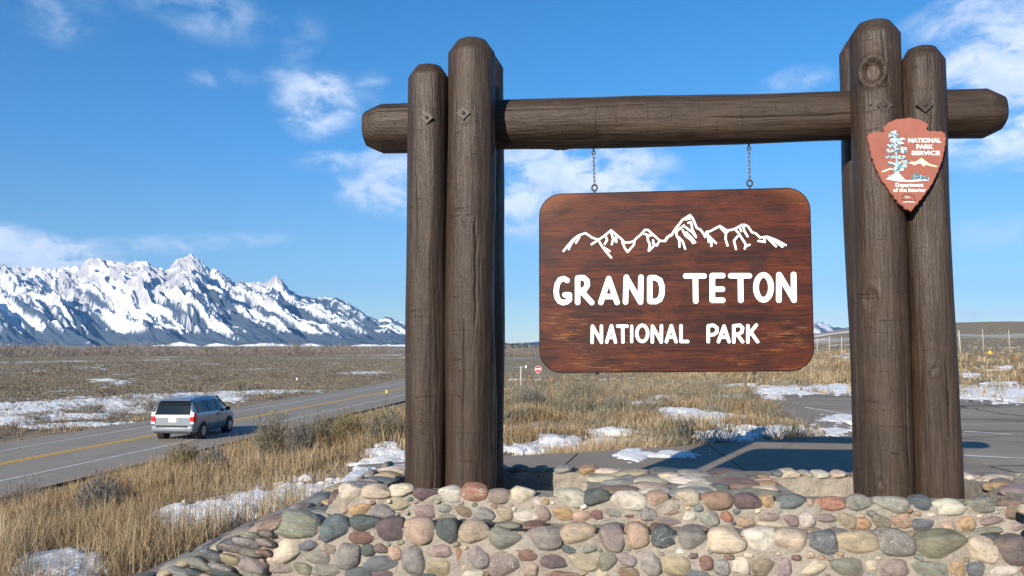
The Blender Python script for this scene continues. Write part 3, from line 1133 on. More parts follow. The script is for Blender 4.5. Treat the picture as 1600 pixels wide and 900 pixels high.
# ---- two chains
for (xt, yt, xb, yb, lab) in ((927.5, 228, 929, 298, 'thin steel chain above the left half of the hanging board'),
                              (1170, 221, 1171.5, 291, 'thin steel chain above the right half of the hanging board')):
    ut, zt = L(xt, yt, 0)
    ub_, zb = L(xb, yb, 0)
    ch = tag(sign_empty('hanging_chain'), lab, 'chain', 'chains between crossbeam and board')
    bm = bmesh.new()
    cyl(bm, (ut, 0, zt + .03), (ut, 0, zt - .035), .006, .006, 8)
    ring(bm, (ut, 0, zt - .047), (0, 1, 0), .011, .0045)
    bm_obj('eye_bolt', bm, m_iron, ch, True)
    bm = bmesh.new()
    ring(bm, (ub_, 0, zb + .020), (0, 1, 0), .0175, .0055, sy=1.15)
    cyl(bm, (ub_, 0, zb + .002), (ub_, 0, zb - .03), .006, .006, 8)
    bm_obj('eye_bolt', bm, m_iron, ch, True)
    z0, z1 = zt - .056, zb + .038
    n = 8
    step = (z0 - z1) / n
    link_me = None
    for i in range(n):
        zc = z0 - step * (i + .5)
        uc = ut + (ub_ - ut) * (i + .5) / n
        if link_me is None:
            bm = bmesh.new()
            ring(bm, (0, 0, 0), (0, 1, 0), .0085, .0028, 14, 6, .85, step / .0085 * .56)
            o = bm_obj('link', bm, m_steel, ch, True)
            link_me = o.data
        else:
            o = obj('link', link_me, ch)
        o.location = (uc, 0, zc)
        o.rotation_euler = (0, 0, R(40) if i % 2 else R(-50))

# ---- arrowhead plaque on the right posts
m_arrow, nt, b = material('terracotta_enamel', .42, spec=.45)
tc = nt.new('ShaderNodeTexCoord')
n = nt.noise(tc.outputs['Object'], 5, 4, .6)
nt.l.new(nt.ramp(n, [(.3, (.25, .080, .052)), (.7, (.30, .105, .070))]), b.inputs['Base Color'])
m_pale, _, _ = material('plaque_pale_print', .5, (.80, .86, .88), .4)
m_deep, _, _ = material('plaque_blue_print', .5, (.045, .16, .22), .4)
m_mid, _, _ = material('plaque_light_blue_print', .5, (.28, .50, .58), .4)
m_cream, _, _ = material('plaque_cream_print', .5, (.82, .70, .42), .4)
m_dark, _, _ = material('plaque_dark_print', .5, (.05, .03, .03), .4)
AW = FW - 37.5 * ppm(FW, 1420) - .042
plq = tag(sign_empty('arrowhead_plaque'), 'terracotta arrowhead shaped plaque with pine tree and white lettering on right posts', 'plaque')
KA = 847 / 160
av = lambda x, y: Vector((L(1340 + x / KA, 170 + y / KA, AW)[0], 0, L(1340 + x / KA, 170 + y / KA, AW)[1]))
ARR = [(220, 150), (260, 110), (330, 85), (440, 74), (520, 88), (585, 125), (582, 148), (570, 165), (582, 180), (690, 184), (725, 205), (735, 250), (722, 340), (700, 430),
       (668, 520), (620, 620), (560, 710), (500, 785), (445, 847), (398, 828), (338, 778), (270, 690), (200, 590), (150, 490), (115, 380), (95, 270), (84, 240), (100, 205), (140, 185),
       (212, 195), (222, 180), (215, 165)]
outl = []
for i in range(len(ARR)):
    a, c = ARR[i], ARR[(i + 1) % len(ARR)]
    n = max(1, int(math.dist(a, c) / 22))
    for k in range(n):
        t = k / n
        j = (rnd.random() - .5) * 5 + (3 if k % 2 else -2)
        dx_, dy_ = (c[0] - a[0]) / math.dist(a, c), (c[1] - a[1]) / math.dist(a, c)
        v = av(a[0] + (c[0] - a[0]) * t - dy_ * j, a[1] + (c[1] - a[1]) * t + dx_ * j)
        outl.append((v.x, v.z))
extrude_outline('backing', outl, AW, AW + .028, m_arrow, plq, .004)


def flat_poly(bm, pts, y):
    vs = [bm.verts.new((v.x, y, v.z)) for v in (av(*p) for p in pts)]
    f = bm.faces.new(vs)
    if f.normal.dot(Vector((0, -1, 0))) < 0:
        f.normal_flip()


def leafset(name, mat, y, fn):
    bm = bmesh.new()
    fn(bm, y)
    bmesh.ops.triangulate(bm, faces=bm.faces)
    me = bpy.data.meshes.new(name)
    bm.to_mesh(me)
    bm.free()
    me.materials.append(mat)
    return obj(name, me, plq)


TIERS = [(295, 195, 14), (290, 222, 30), (352, 248, 34), (292, 262, 20), (345, 282, 30), (285, 305, 40), (360, 330, 40), (285, 345, 40), (375, 352, 32), (290, 392, 46), (350, 400, 40), (365, 440, 46), (300, 452, 44), (360, 470, 40), (330, 498, 50)]


def tree_body(bm, y):
    flat_poly(bm, [(293, 180), (306, 200), (318, 300), (330, 400), (336, 500), (348, 565), (302, 565), (318, 500), (312, 400), (304, 300)], y)


def tree_leaves(seed, n, ln, y_shift):
    def f(bm, y):
        r = random.Random(seed)
        k = 0
        for i in range(n):
            tx, ty, hw = r.choice(TIERS)
            cx_, cy_ = tx + r.uniform(-hw, hw), ty + r.uniform(-9, 12)
            a = R(r.uniform(-50, 50)) + (math.pi if cx_ < tx else 0)
            l_, w_ = ln * r.uniform(.6, 1.3), ln * r.uniform(.22, .4)
            ca, sa = math.cos(a), math.sin(a)
            pts = [(-l_ / 2, 0), (0, -w_ / 2), (l_ / 2, 0), (0, w_ / 2)]
            flat_poly(bm, [(cx_ + px * ca - py * sa, cy_ + px * sa + py * ca) for px, py in pts], y - i * .000006)
    return f


leafset('pine_tree_print', m_mid, AW - .0012, tree_body)
leafset('pine_tree_print', m_mid, AW - .0016, tree_leaves(3, 90, 46, 0))
leafset('pine_tree_print', m_deep, AW - .0024, tree_leaves(1, 95, 36, 0))
leafset('pine_tree_print', m_pale, AW - .0034, tree_leaves(2, 85, 26, 0))
leafset('meadow_print', m_pale, AW - .0013, lambda bm, y: flat_poly(bm, [(232, 582), (262, 566), (300, 560), (312, 530), (340, 530), (352, 570), (400, 592), (470, 588), (600, 578), (590, 592), (440, 604), (340, 600)], y))


def shrubs(bm, y):
    r = random.Random(5)
    for i in range(26):
        cx_ = r.uniform(450, 590)
        cy_ = 585 - r.uniform(0, 1) * max(6, 50 - abs(cx_ - 492) * .5)
        s = r.uniform(9, 18)
        flat_poly(bm, [(cx_ - s, cy_ + 5), (cx_, cy_ - s), (cx_ + s, cy_ + 5)], y - i * .000006)


def shrubs2(bm, y):
    r = random.Random(6)
    for i in range(22):
        cx_ = r.choice([r.uniform(455, 590), r.uniform(245, 300)])
        cy_ = 585 - r.uniform(0, 1) * 35
        s = r.uniform(5, 10)
        flat_poly(bm, [(cx_ - s, cy_ + 4), (cx_, cy_ - s), (cx_ + s, cy_ + 4)], y - i * .000006)


leafset('meadow_print', m_deep, AW - .0019, shrubs)
leafset('meadow_print', m_mid, AW - .0024, shrubs2)
leafset('peak_print', m_cream, AW - .0012, lambda bm, y: flat_poly(bm, [(418, 452), (450, 432), (462, 442), (490, 432), (528, 405), (560, 432), (600, 458), (658, 474), (652, 484), (590, 470), (565, 462), (545, 478), (520, 450), (495, 455), (470, 468), (450, 455)], y))
leafset('peak_print', m_cream, AW - .0012, lambda bm, y: flat_poly(bm, [(196, 518), (240, 500), (275, 490), (272, 502), (235, 516), (202, 526)], y))


def text(body, x0, x1, yb, hpx, bold, name='lettering'):
    cu_ = bpy.data.curves.new('txt', 'FONT')
    cu_.body = body
    cu_.align_x = 'CENTER'
    cu_.offset = bold
    cu_.extrude = 0
    o = bpy.data.objects.new('txt', cu_)
    COL.objects.link(o)
    bpy.context.view_layer.update()
    dg = bpy.context.evaluated_depsgraph_get()
    me = bpy.data.meshes.new_from_object(o.evaluated_get(dg))
    bpy.data.objects.remove(o)
    bpy.data.curves.remove(cu_)
    co = np.array([v.co[:] for v in me.vertices])
    mn, mx = co.min(0), co.max(0)
    a, c = av(x0, yb), av(x1, yb)
    top_ = av((x0 + x1) / 2, yb - hpx)
    W_ = (c - a).length
    H_ = top_.z - av((x0 + x1) / 2, yb).z
    out = np.zeros_like(co)
    f = (co[:, 0] - mn[0]) / (mx[0] - mn[0])
    out[:, 0] = a.x + (c.x - a.x) * f
    out[:, 2] = a.z + (c.z - a.z) * f + (co[:, 1] - mn[1]) / (mx[1] - mn[1]) * H_
    out[:, 1] = AW - .0016
    me.vertices.foreach_set('co', out.astype(np.float32).ravel())
    me.update()
    me.name = name
    me.materials.clear()
    me.materials.append(m_letter)
    return obj(name, me, plq)


text('NATIONAL', 418, 690, 280, 38, .035)
text('PARK', 486, 628, 332, 36, .035)
text('SERVICE', 446, 680, 384, 36, .035)
text('Department', 314, 545, 655, 42, .022)
text('of the Interior', 294, 566, 688, 33, .022)
bis = [[(380, 720), (365, 730), (362, 745), (378, 755), (385, 748)], [(375, 715), (395, 702), (430, 708), (460, 715), (475, 735), (470, 755), (478, 765)],
       [(385, 750), (395, 768), (402, 770)], [(402, 755), (440, 752), (455, 768), (465, 768)]]
strokes('bison_print', bis, 6 / KA * ppm(AW, 1420), av, plq, m_dark, AW - .0005, .25)
strokes('bison_print', [[(382, 772), (420, 768), (470, 772)], [(395, 730), (430, 735)]], 7 / KA * ppm(AW, 1420), av, plq, m_pale, AW - .0005, .25)

# ================================================================== stone plinth
m_mortar, nt, b = material('sandy_mortar', .95, spec=.15)
tc = nt.new('ShaderNodeTexCoord')
P = tc.outputs['Object']
n = nt.noise(P, 3.2, 6, .65)
g = nt.noise(P, 55, 5, .7)
c = nt.ramp(n, [(.3, (.20, .175, .145)), (.55, (.29, .258, .218)), (.75, (.37, .335, .29))])
c = nt.mix(.4, c, nt.ramp(g, [(.3, (.12, .105, .088)), (.65, (.41, .37, .315))]))
nt.l.new(c, b.inputs['Base Color'])
bump(nt, b, nt.math('ADD', g, nt.math('MULTIPLY', nt.noise(P, 14, 4, .6), 1.0)), .9, .012)

m_stone, nt, b = material('river_cobble', .58, spec=.35)
tc = nt.new('ShaderNodeTexCoord')
oi = nt.new('ShaderNodeObjectInfo')
P = tc.outputs['Object']
off = nt.new('ShaderNodeCombineXYZ')
for i, k in enumerate((37.0, 91.0, 53.0)):
    nt.l.new(nt.math('MULTIPLY', oi.outputs['Random'], k), off.inputs[i])
Pm = nt.mapping(P, loc=off.outputs[0])
n = nt.noise(Pm, 1.6, 6, .62, .6)
g = nt.noise(Pm, 26, 4, .75)
band = nt.noise(nt.mapping(Pm, scale=(.5, .5, 4.5), rot=(.35, .3, 0)), 1.4, 5, .6, 1.2)
ca = nt.new('ShaderNodeAttribute', attribute_name='stone_col')
base = nt.mix(0.0, oi.outputs['Color'], ca.outputs['Color'])
base.node.name = 'colour_source'
c = nt.mix(1.0, base, nt.ramp(n, [(.28, (.55, .53, .51)), (.5, (1, 1, 1)), (.72, (1.36, 1.28, 1.16))]), 'MULTIPLY')
c = nt.mix(1.0, c, nt.ramp(band, [(.3, (.84, .83, .83)), (.5, (1, 1, 1)), (.74, (1.12, 1.08, 1.03))]), 'MULTIPLY')
c = nt.mix(1.0, c, nt.ramp(g, [(.25, (.55, .55, .55)), (.5, (1, 1, 1)), (.78, (1.42, 1.42, 1.38))]), 'MULTIPLY')
stain = nt.smooth(nt.noise(Pm, 1.1, 4, .6, .8), .60, .74)
c = nt.mix(nt.math('MULTIPLY', stain, .45), c, nt.mix(.6, c, (.40, .25, .12)))
vein = nt.smooth(nt.math('ABSOLUTE', nt.math('SUBTRACT', nt.noise(Pm, .9, 3, .5, 1.0), .5)), .012, .0)
c = nt.mix(nt.math('MULTIPLY', vein, nt.math('MULTIPLY', nt.math('GREATER_THAN', oi.outputs['Random'], .7), .55)), c, (.6, .58, .54))
nt.l.new(c, b.inputs['Base Color'])
nt.l.new(nt.math('ADD', .45, nt.math('MULTIPLY', n, .3)), b.inputs['Roughness'])
bump(nt, b, nt.math('ADD', nt.math('MULTIPLY', g, .9), nt.math('MULTIPLY', n, 1.8)), .5, .06)

m_stone_s = m_stone.copy()          # same stone, colour stored per stone in the joined part
m_stone_s.name = 'river_pebble'
m_stone_s.node_tree.nodes['colour_source'].inputs[0].default_value = 1.0

PAL = {'g': (.30, .285, .26), 'G': (.255, .25, .195), 'b': (.155, .185, .20), 'd': (.115, .145, .14), 'p': (.185, .130, .132), 'm': (.32, .245, .225),
       'r': (.27, .145, .115), 'R': (.40, .185, .105), 'o': (.50, .315, .14), 't': (.46, .36, .23), 'c': (.62, .52, .38), 'w': (.64, .58, .49), 'k': (.53, .36, .245),
       'n': (.29, .195, .125), 'l': (.30, .255, .17)}

# stone shapes shared by all cobbles
stone_me = []
for k in range(18):
    bm = bmesh.new()
    bmesh.ops.create_icosphere(bm, subdivisions=3, radius=1.0)
    sd = k * 7.7
    pw = rnd.uniform(.70, 1.0)
    cuts_ = [(Vector((rnd.gauss(0, 1), rnd.gauss(0, .5) - .3, rnd.gauss(0, 1))).normalized(), rnd.uniform(.66, .92)) for _ in range(rnd.choice([1, 2, 3, 4, 5]))]
    for v in bm.verts:
        d = v.co.normalized()
        p = Vector([math.copysign(abs(c_) ** pw, c_) for c_ in d])
        p *= 1 + .17 * mnoise.noise(d * 1.1 + Vector((sd, 0, 0))) + .06 * mnoise.noise(d * 2.7 + Vector((0, sd, 0)))
        for (cn, cd) in cuts_:
            e = p.dot(cn) - cd
            if e > 0:
                p -= cn * e * .82
        v.co = p
    # same overall size for every shape
    lo3 = [min(v.co[i] for v in bm.verts) for i in range(3)]
    hi3 = [max(v.co[i] for v in bm.verts) for i in range(3)]
    for v in bm.verts:
        v.co = Vector([(v.co[i] - (lo3[i] + hi3[i]) / 2) / ((hi3[i] - lo3[i]) / 2) for i in range(3)])
    me = bpy.data.meshes.new('stone')
    bm.to_mesh(me)
    bm.free()
    me.polygons.foreach_set('use_smooth', [True] * len(me.polygons))
    me.materials.append(m_stone)
    stone_me.append(me)

plinth = tag(sign_empty('stone_plinth'), 'low stepped plinth of rounded river cobbles set in sandy mortar', 'plinth')
N_STONE = [0]


def col_of(code, j=.10):
    c = PAL[code]
    gy = sum(c) / 3
    c = tuple(v * .76 + gy * .24 for v in c)
    f = .82 + rnd.uniform(-j, j)
    return tuple(min(.8, max(.02, v * f * (1 + rnd.uniform(-.05, .05)))) for v in c) + (1,)


def stone(loc, size, rot, code):
    o = obj('stone', rnd.choice(stone_me), plinth)
    o.location = loc
    o.scale = size
    o.rotation_euler = rot if not isinstance(rot, Matrix) else rot.to_euler()
    o.color = col_of(code)
    N_STONE[0] += 1
    return o


W_LOW, W_UP, W_BACK = -.95, -.70, .47
Z_UP = -.862                            # top of the upper tier at its front edge
Z_BK = -.905                            # top at the back wall
Z_LEDGE = -1.005
uL_up = L(531, 775, W_UP)[0]
uL_low = L(431, 812, W_LOW)[0]
uR = L(1700, 800, W_UP)[0] + 1.0
pockL = (L(596, 775, W_UP + .2)[0], L(916, 775, W_UP + .2)[0])
pockR = (L(1250, 775, W_UP + .2)[0], L(1620, 775, W_UP + .2)[0])
W_PF = W_UP + .19                        # back of the front parapet
BOT = -2.1


def bumpy_grid(bm, f, nu, nv, amp=.006, normal=None):
    """grid surface from f(a, b), a and b in 0..1, roughened along its normal"""
    vs = []
    for i in range(nu + 1):
        row = []
        for j in range(nv + 1):
            p = Vector(f(i / nu, j / nv))
            edge = 0 if i in (0, nu) or j in (0, nv) else 1
            p += normal * (amp * edge * (mnoise.noise(p * 9) + .6 * mnoise.noise(p * 23)))
            row.append(bm.verts.new(p))
        vs.append(row)
    for i in range(nu):
        for j in range(nv):
            bm.faces.new((vs[i][j], vs[i + 1][j], vs[i + 1][j + 1], vs[i][j + 1]))


def mortar(name, u0, u1, w0, w1, zt0, zt1, zb, slope=0.0, nu=120, front=True):
    """block with a rough front and top, and a left end that leans outwards"""
    bm = bmesh.new()
    zl = lambda w: zt0 + (zt1 - zt0) * (w - w0) / (w1 - w0)
    bumpy_grid(bm, lambda a, c: (u0 - slope * (1 - c) * (zt0 - zb) * (1 - a) + (u1 - u0) * a, w0, zb + (zt0 - zb) * c), nu * 2, 30, .016, Vector((0, -1, 0)))
    bumpy_grid(bm, lambda a, c: (u0 + (u1 - u0) * a, w0 + (w1 - w0) * c, zl(w0 + (w1 - w0) * c)), nu, 14, .006, Vector((0, 0, 1)))
    bumpy_grid(bm, lambda a, c: (u0 - slope * (zl(w0 + (w1 - w0) * a) - zb) * (1 - c), w0 + (w1 - w0) * a, zb + (zl(w0 + (w1 - w0) * a) - zb) * c), 30, 14, .008, Vector((-1, 0, .6)).normalized())
    bumpy_grid(bm, lambda a, c: (u1, w0 + (w1 - w0) * a, zb + (zl(w0 + (w1 - w0) * a) - zb) * c), 6, 6, .004, Vector((1, 0, 0)))
    bumpy_grid(bm, lambda a, c: (u0 - slope * (1 - c) * (zt1 - zb) * (1 - a) + (u1 - u0) * a, w1, zb + (zt1 - zb) * c), nu // 2, 6, .004, Vector((0, 1, 0)))
    bmesh.ops.remove_doubles(bm, verts=bm.verts, dist=1e-5)
    return bm_obj(name, bm, m_mortar, plinth, True)


mortar('lower_step', uL_low, uR + .25, W_LOW, .9, Z_LEDGE, Z_LEDGE - .05, BOT, .85)
Z_PF = FLOOR - .03
mortar('front_parapet', uL_up, uR, W_UP, W_PF, Z_UP, Z_UP, Z_LEDGE - .12, .75)
mortar('back_wall', uL_up - .06, uR, W_BACK, W_BACK + .22, Z_BK, Z_BK, Z_LEDGE - .2, .75)
mortar('middle_block', pockL[1], pockR[0], W_PF - .03, W_BACK + .03, Z_UP - .004, Z_BK + .004, Z_LEDGE - .16, .0, 60)
mortar('end_block', uL_up - .015, pockL[0], W_PF - .03, W_BACK + .03, Z_UP - .004, Z_BK + .004, Z_LEDGE - .16, .75, 12)
mortar('end_block', pockR[1], uR - .01, W_PF - .03, W_BACK + .03, Z_UP - .004, Z_BK + .004, Z_LEDGE - .16, .0, 20)

UP_STONES = """547 771 36 27 c;587 769 42 20 c;625 768 38 20 c;538 794 15 21 k;564 797 36 20 o;597 800 35 22 g;626 790 32 16 t;664 773 37 19 p;701 773 35 22 w;740 770 39 24 R;
778 776 38 21 m;817 775 37 25 c;663 800 35 22 m;694 795 23 12 g;724 799 28 18 n;755 803 33 22 g;787 801 26 21 t;822 807 38 19 w;848 802 21 26 m;698 808 26 10 G;889 778 46 25 w;
932 778 40 24 d;982 783 52 26 w;1028 780 33 24 k;1074 778 34 23 c;878 802 35 20 o;910 808 30 20 k;932 804 19 14 r;958 801 26 13 g;985 807 18 8 r;1013 803 24 22 g;1047 801 39 10 n;
958 817 40 14 g;997 815 28 12 k;1044 816 48 16 m;1121 783 51 26 n;1169 784 40 23 p;1199 785 22 22 o;1237 786 44 23 b;1266 786 10 12 k;1296 788 46 21 R;1076 807 20 16 w;1107 811 30 24 g;
1135 808 18 17 R;1165 815 30 20 t;1201 807 31 15 m;1204 820 42 10 c;1235 813 24 19 m;1261 813 26 26 w;1290 810 30 13 m;1341 787 38 26 g;1394 788 53 23 g;1438 786 32 22 b;1482 794 50 26 w;
1532 790 44 24 G;1585 796 40 28 n;1322 813 31 24 t;1348 819 26 18 o;1377 814 28 20 l;1408 814 32 22 k;1445 820 38 20 b;1482 822 28 20 k;1510 818 31 22 o;1551 814 36 14 m;1587 822 30 18 m;1540 829 48 12 G"""
LOW_STONES = """462 821 68 34 G;522 827 42 37 b;570 818 48 22 d;607 828 43 32 p;564 840 42 18 r;480 852 36 19 b;514 857 21 14 m;443 864 54 38 c;497 871 42 20 G;542 868 36 40 g;574 860 23 19 d;
595 857 19 13 p;617 865 23 23 k;594 880 52 22 b;470 888 30 16 G;509 889 48 20 G;558 896 44 18 d;600 899 38 16 p;436 887 44 14 m;654 831 50 37 t;697 830 35 32 d;738 833 46 34 t;789 843 51 30 G;
849 843 54 34 g;645 877 40 43 g;687 862 43 19 m;718 871 11 29 R;746 872 35 33 g;689 887 43 25 t;820 867 40 20 r;788 883 50 40 m;832 892 24 24 t;864 878 43 23 p;664 901 38 12 d;736 897 36 14 w;
903 835 53 31 t;955 842 38 37 m;995 838 38 34 k;1036 842 39 33 d;1083 844 44 33 g;888 858 22 12 d;921 858 22 13 g;910 878 46 24 t;950 878 29 31 G;978 873 32 21 g;1016 882 32 36 g;1056 884 52 32 t;
879 899 50 14 r;938 897 30 16 c;982 895 36 18 n;1086 898 40 16 b;1135 846 54 36 c;1188 845 50 36 w;1238 848 52 33 c;1286 848 44 34 b;1102 880 25 26 r;1128 888 28 24 g;1158 886 30 28 w;
1193 886 36 30 l;1225 886 24 30 m;1269 888 46 26 c;1338 848 62 33 t;1400 849 62 37 G;1473 852 78 40 l;1536 860 46 36 c;1582 862 50 44 p;1322 886 54 28 G;1361 883 18 17 c;1396 887 48 30 m;
1450 890 56 28 G;1495 890 28 28 o;1527 891 30 26 b;1568 894 50 22 w;1625 868 52 40 G;1618 800 38 24 c;1622 824 34 18 t;1612 896 36 24 r"""
LEDGE = """659 813 24 d;720 815 20 d;757 817 28 d;794 820 40 G;836 819 36 r;1084 826 44 m;1137 827 40 b;1188 826 40 m;1236 828 50 m;1310 829 34 g;1388 828 30 b;1476 835 34 b;1550 835 28 d;
1510 833 40 c;1430 832 30 t;900 821 40 G;960 823 34 d;1030 825 30 r;560 809 40 g;610 811 34 t;690 814 30 m;1350 830 30 k;1270 828 26 t"""


PLACED = []


def face_stones(txt, w, prot):
    for it in txt.replace('\n', '').split(';'):
        x, y, sw, sh, code = it.split()
        x, y, sw, sh = float(x), float(y), float(sw), float(sh)
        u, z = L(x, y, w)
        k = ppm(w, x)
        a, c_ = sw * k / 2 * 1.15, sh * k / 2 * 1.17
        dpt = min(a, c_) * rnd.uniform(.75, .95) + .012
        PLACED.append((u, z, a, c_, w))
        stone((u, w + dpt * prot, z), (a, dpt, c_), (0, R(rnd.uniform(-6, 6)), R(rnd.uniform(-5, 5))), code)


face_stones(UP_STONES, W_UP, .50)
face_stones(LOW_STONES, W_LOW, .48)
for it in LEDGE.replace('\n', '').split(';'):
    x, y, sw, code = it.split()
    u, _ = L(float(x), float(y), (W_LOW + W_UP) / 2)
    k = ppm((W_LOW + W_UP) / 2)
    stone((u, (W_LOW + W_UP) / 2 + rnd.uniform(-.02, .02), Z_LEDGE + .004), (float(sw) * k * .55, rnd.uniform(.055, .085), .024), (0, 0, R(rnd.uniform(-12, 12))), code)
CAPS = """881 731 31 17 g;920 733 29 18 o;811 727 26 14 p;846 731 20 12 t;780 727 30 12 g;745 728 30 12 c;690 727 34 12 m;655 728 30 12 t;1231 736 34 17 c;1258 740 18 11 c;1282 739 28 12 w;
1310 741 25 14 c;1345 741 30 12 m;1388 742 36 12 g;1430 742 36 12 t;1475 743 36 12 c;1510 744 17 14 w;1536 745 24 11 r;1572 749 36 14 m;1596 751 26 14 g;1215 735 18 12 b;1625 752 34 14 p"""
for it in CAPS.replace('\n', '').split(';'):
    x, y, sw, sh, code = it.split()
    w = W_BACK + .05
    u, _ = L(float(x), float(y), w)
    k = ppm(w, float(x))
    stone((u, w + .01, Z_BK + .012), (float(sw) * k * .54, rnd.uniform(.07, .095), float(sh) * k * .48), (0, R(rnd.uniform(-5, 5)), R(rnd.uniform(-10, 10))), code)


# packing of flat cobbles over a patch: ellipses that keep clear of each other
def pack(a1, b1, sizes, tries, aspect=(1.2, 1.9), gap=.86):
    out = []
    for s in sizes:
        for _ in range(tries):
            ra = s * rnd.uniform(.9, 1.15)
            rb2 = ra / rnd.uniform(*aspect)
            if a1 < 2 * ra * .6 or b1 < 2 * rb2 * .6:
                continue
            x, y = rnd.uniform(ra * .6, a1 - ra * .6), rnd.uniform(rb2 * .6, b1 - rb2 * .6)
            if all(((x - q[0]) / (ra + q[2])) ** 2 + ((y - q[1]) / (rb2 + q[3])) ** 2 > gap for q in out):
                out.append((x, y, ra, rb2))
    return out


CODES = 'ggGGbdpmmrotccwwknlt'


def top_patch(u0, u1, w0, w1, z0, z1, sizes, tries=70):
    for (x, y, ra, rb2) in pack(u1 - u0, w1 - w0, sizes, tries):
        z = z0 + (z1 - z0) * y / (w1 - w0)
        stone((u0 + x, w0 + y, z + .002), (ra * 1.02, rb2 * 1.02, rnd.uniform(.028, .04)), (R(rnd.uniform(-4, 4)), R(rnd.uniform(-4, 4)), R(rnd.uniform(-18, 18))), rnd.choice(CODES))


random.seed(3)
top_patch(pockL[1] + .02, pockR[0] - .02, W_UP + .10, W_BACK + .16, Z_UP, Z_BK, [.125, .10, .08, .06], 60)
top_patch(uL_up - .02, pockL[0], W_PF - .10, W_BACK + .2, Z_UP, Z_BK, [.12, .09, .06], 30)
top_patch(pockR[1], uR - .5, W_PF - .10, W_BACK + .2, Z_UP, Z_BK, [.12, .09, .06], 30)


def side_patch(utop, ztop, zbot, slope, w0, w1, sizes, tries):
    """cobbles on the outward leaning left end"""
    Ls = (ztop - zbot) * math.hypot(1, slope)
    ang = math.atan2(1, slope)          # slope angle from horizontal
    M0 = Matrix(((0, -math.sin(ang), 0), (0, 0, 0), (0, 0, 0)))
    ex = Vector((0, 1, 0))
    ed = Vector((-slope, 0, -1)).normalized()
    en = ex.cross(ed)
    if en.z < 0:
        en = -en
    for (x, y, ra, rb2) in pack(w1 - w0, Ls, sizes, tries, (1.1, 1.7)):
        p = Vector((utop, w0 + x, ztop)) + ed * y + en * .008
        M = Matrix((ex, ed, en)).transposed()
        if M.determinant() < 0:
            M = Matrix((ex, -ed, en)).transposed()
        M = M @ Matrix.Rotation(R(rnd.uniform(-20, 20)), 3, 'Z')
        stone(p, (ra * 1.03, rb2 * 1.03, rnd.uniform(.032, .05)), M, rnd.choice('gGGbdpmmgGtckn'))


WING = 2.25
bm = bmesh.new()
bumpy_grid(bm, lambda a, c: (uL_low + .03 - WING * .62 * (1 - c), W_LOW + .006 + (1.72) * a, Z_LEDGE - .01 - .62 * (1 - c)), 60, 40, .010, Vector((-.4, 0, .9)).normalized())
bumpy_grid(bm, lambda a, c: (uL_low + .03 - WING * .62 * a, W_LOW + .006, -2.1 + (2.1 + Z_LEDGE - .01 - .62 * a) * c), 40, 10, .005, Vector((0, -1, 0)))
bmesh.ops.remove_doubles(bm, verts=bm.verts, dist=1e-5)
bm_obj('sloping_wing', bm, m_mortar, plinth, True)
WF = '''416 836 24 11 m;396 839 26 11 g;384 849 42 14 g;414 850 30 13 m;366 859 44 13 m;390 865 44 14 G;334 871 42 15 b;363 877 40 15 t;314 883 42 16 G;340 889 46 13 g;390 884 54 24 m;
413 866 26 12 r;280 895 42 13 g;307 898 40 12 d;352 899 50 14 d;398 901 40 12 G;330 907 40 13 t;374 912 44 14 k'''
for it in WF.replace('\n', '').split(';'):
    x, y, sw, sh, code = it.split()
    u, z = L(float(x), float(y), W_LOW - .02)
    k = ppm(W_LOW - .02, float(x))
    stone((u, W_LOW + .0, z), (float(sw) * k * .54, .07, float(sh) * k * .52), (R(-20), R(rnd.uniform(8, 20)), R(rnd.uniform(-8, 8))), code)
side_patch(uL_low, Z_LEDGE - .005, Z_LEDGE - .60, WING, W_LOW - .06, .72, [.15, .125, .10, .08], 70)
side_patch(uL_up, Z_UP, Z_UP - .16, .75, W_UP + .05, W_BACK + .2, [.11, .085, .06], 50)
# ledge on the left between the two leaning ends
top_patch(uL_low + .05, uL_up - .06, W_LOW + .06, .6, Z_LEDGE, Z_LEDGE - .04, [.12, .09, .07], 50)

# small stones between the big ones and the courses below the picture: one joined part
spots = []
for (w, u0, u1, z0, z1, tries) in ((W_UP, uL_up, uR - .6, Z_LEDGE + .01, Z_UP - .01, 2600), (W_LOW, uL_low - .1, uR - .6, L(800, 906, W_LOW)[1], Z_LEDGE - .02, 5200)):
    have = [p[:4] for p in PLACED if p[4] == w]
    for r0 in (.055, .042, .032, .024, .017):
        for _ in range(tries):
            ra = r0 * rnd.uniform(.9, 1.3)
            rc = r0 * rnd.uniform(.6, .95)
            u, z = rnd.uniform(u0, u1), rnd.uniform(z0 + rc * .5, z1 - rc * .7)
            if w == W_LOW and u < uL_low - .8 * (Z_LEDGE - z) + ra:
                continue
            if all(((u - q[0]) / (ra + q[2] * .97)) ** 2 + ((z - q[1]) / (rc + q[3] * .97)) ** 2 > .93 for q in have):
                have.append((u, z, ra, rc))
                spots.append((u, w + .006, z, ra, rc))
zt = L(800, 908, W_LOW)[1]
for (x, y, ra, rb2) in pack(uR - uL_low, zt - (-1.75), [.13, .10, .075, .055], 90):
    spots.append((uL_low + x, W_LOW + .02, zt - .05 - y, ra, rb2))
proto = []
for me in stone_me:
    vv = np.array([v.co[:] for v in me.vertices])
    tt = np.array([p.vertices[:] for p in me.polygons])
    proto.append((vv, tt))
Vs, Ts, Cs, base = [], [], [], 0
for (u, w, z, ra, rc) in spots:
    vv, tt = proto[rnd.randrange(len(proto))]
    Vs.append(vv * np.array((ra, min(ra, rc) * .9 + .01, rc)) + np.array((u, w, z)))
    Ts.append(tt + base)
    Cs.append(np.tile(np.array(col_of(rnd.choice(CODES)), np.float32), (len(vv), 1)))
    base += len(vv)
me = np_mesh('small_stones', np.concatenate(Vs), None, np.concatenate(Ts), mat=m_stone_s, smooth=True)
at = me.attributes.new('stone_col', 'FLOAT_COLOR', 'POINT')
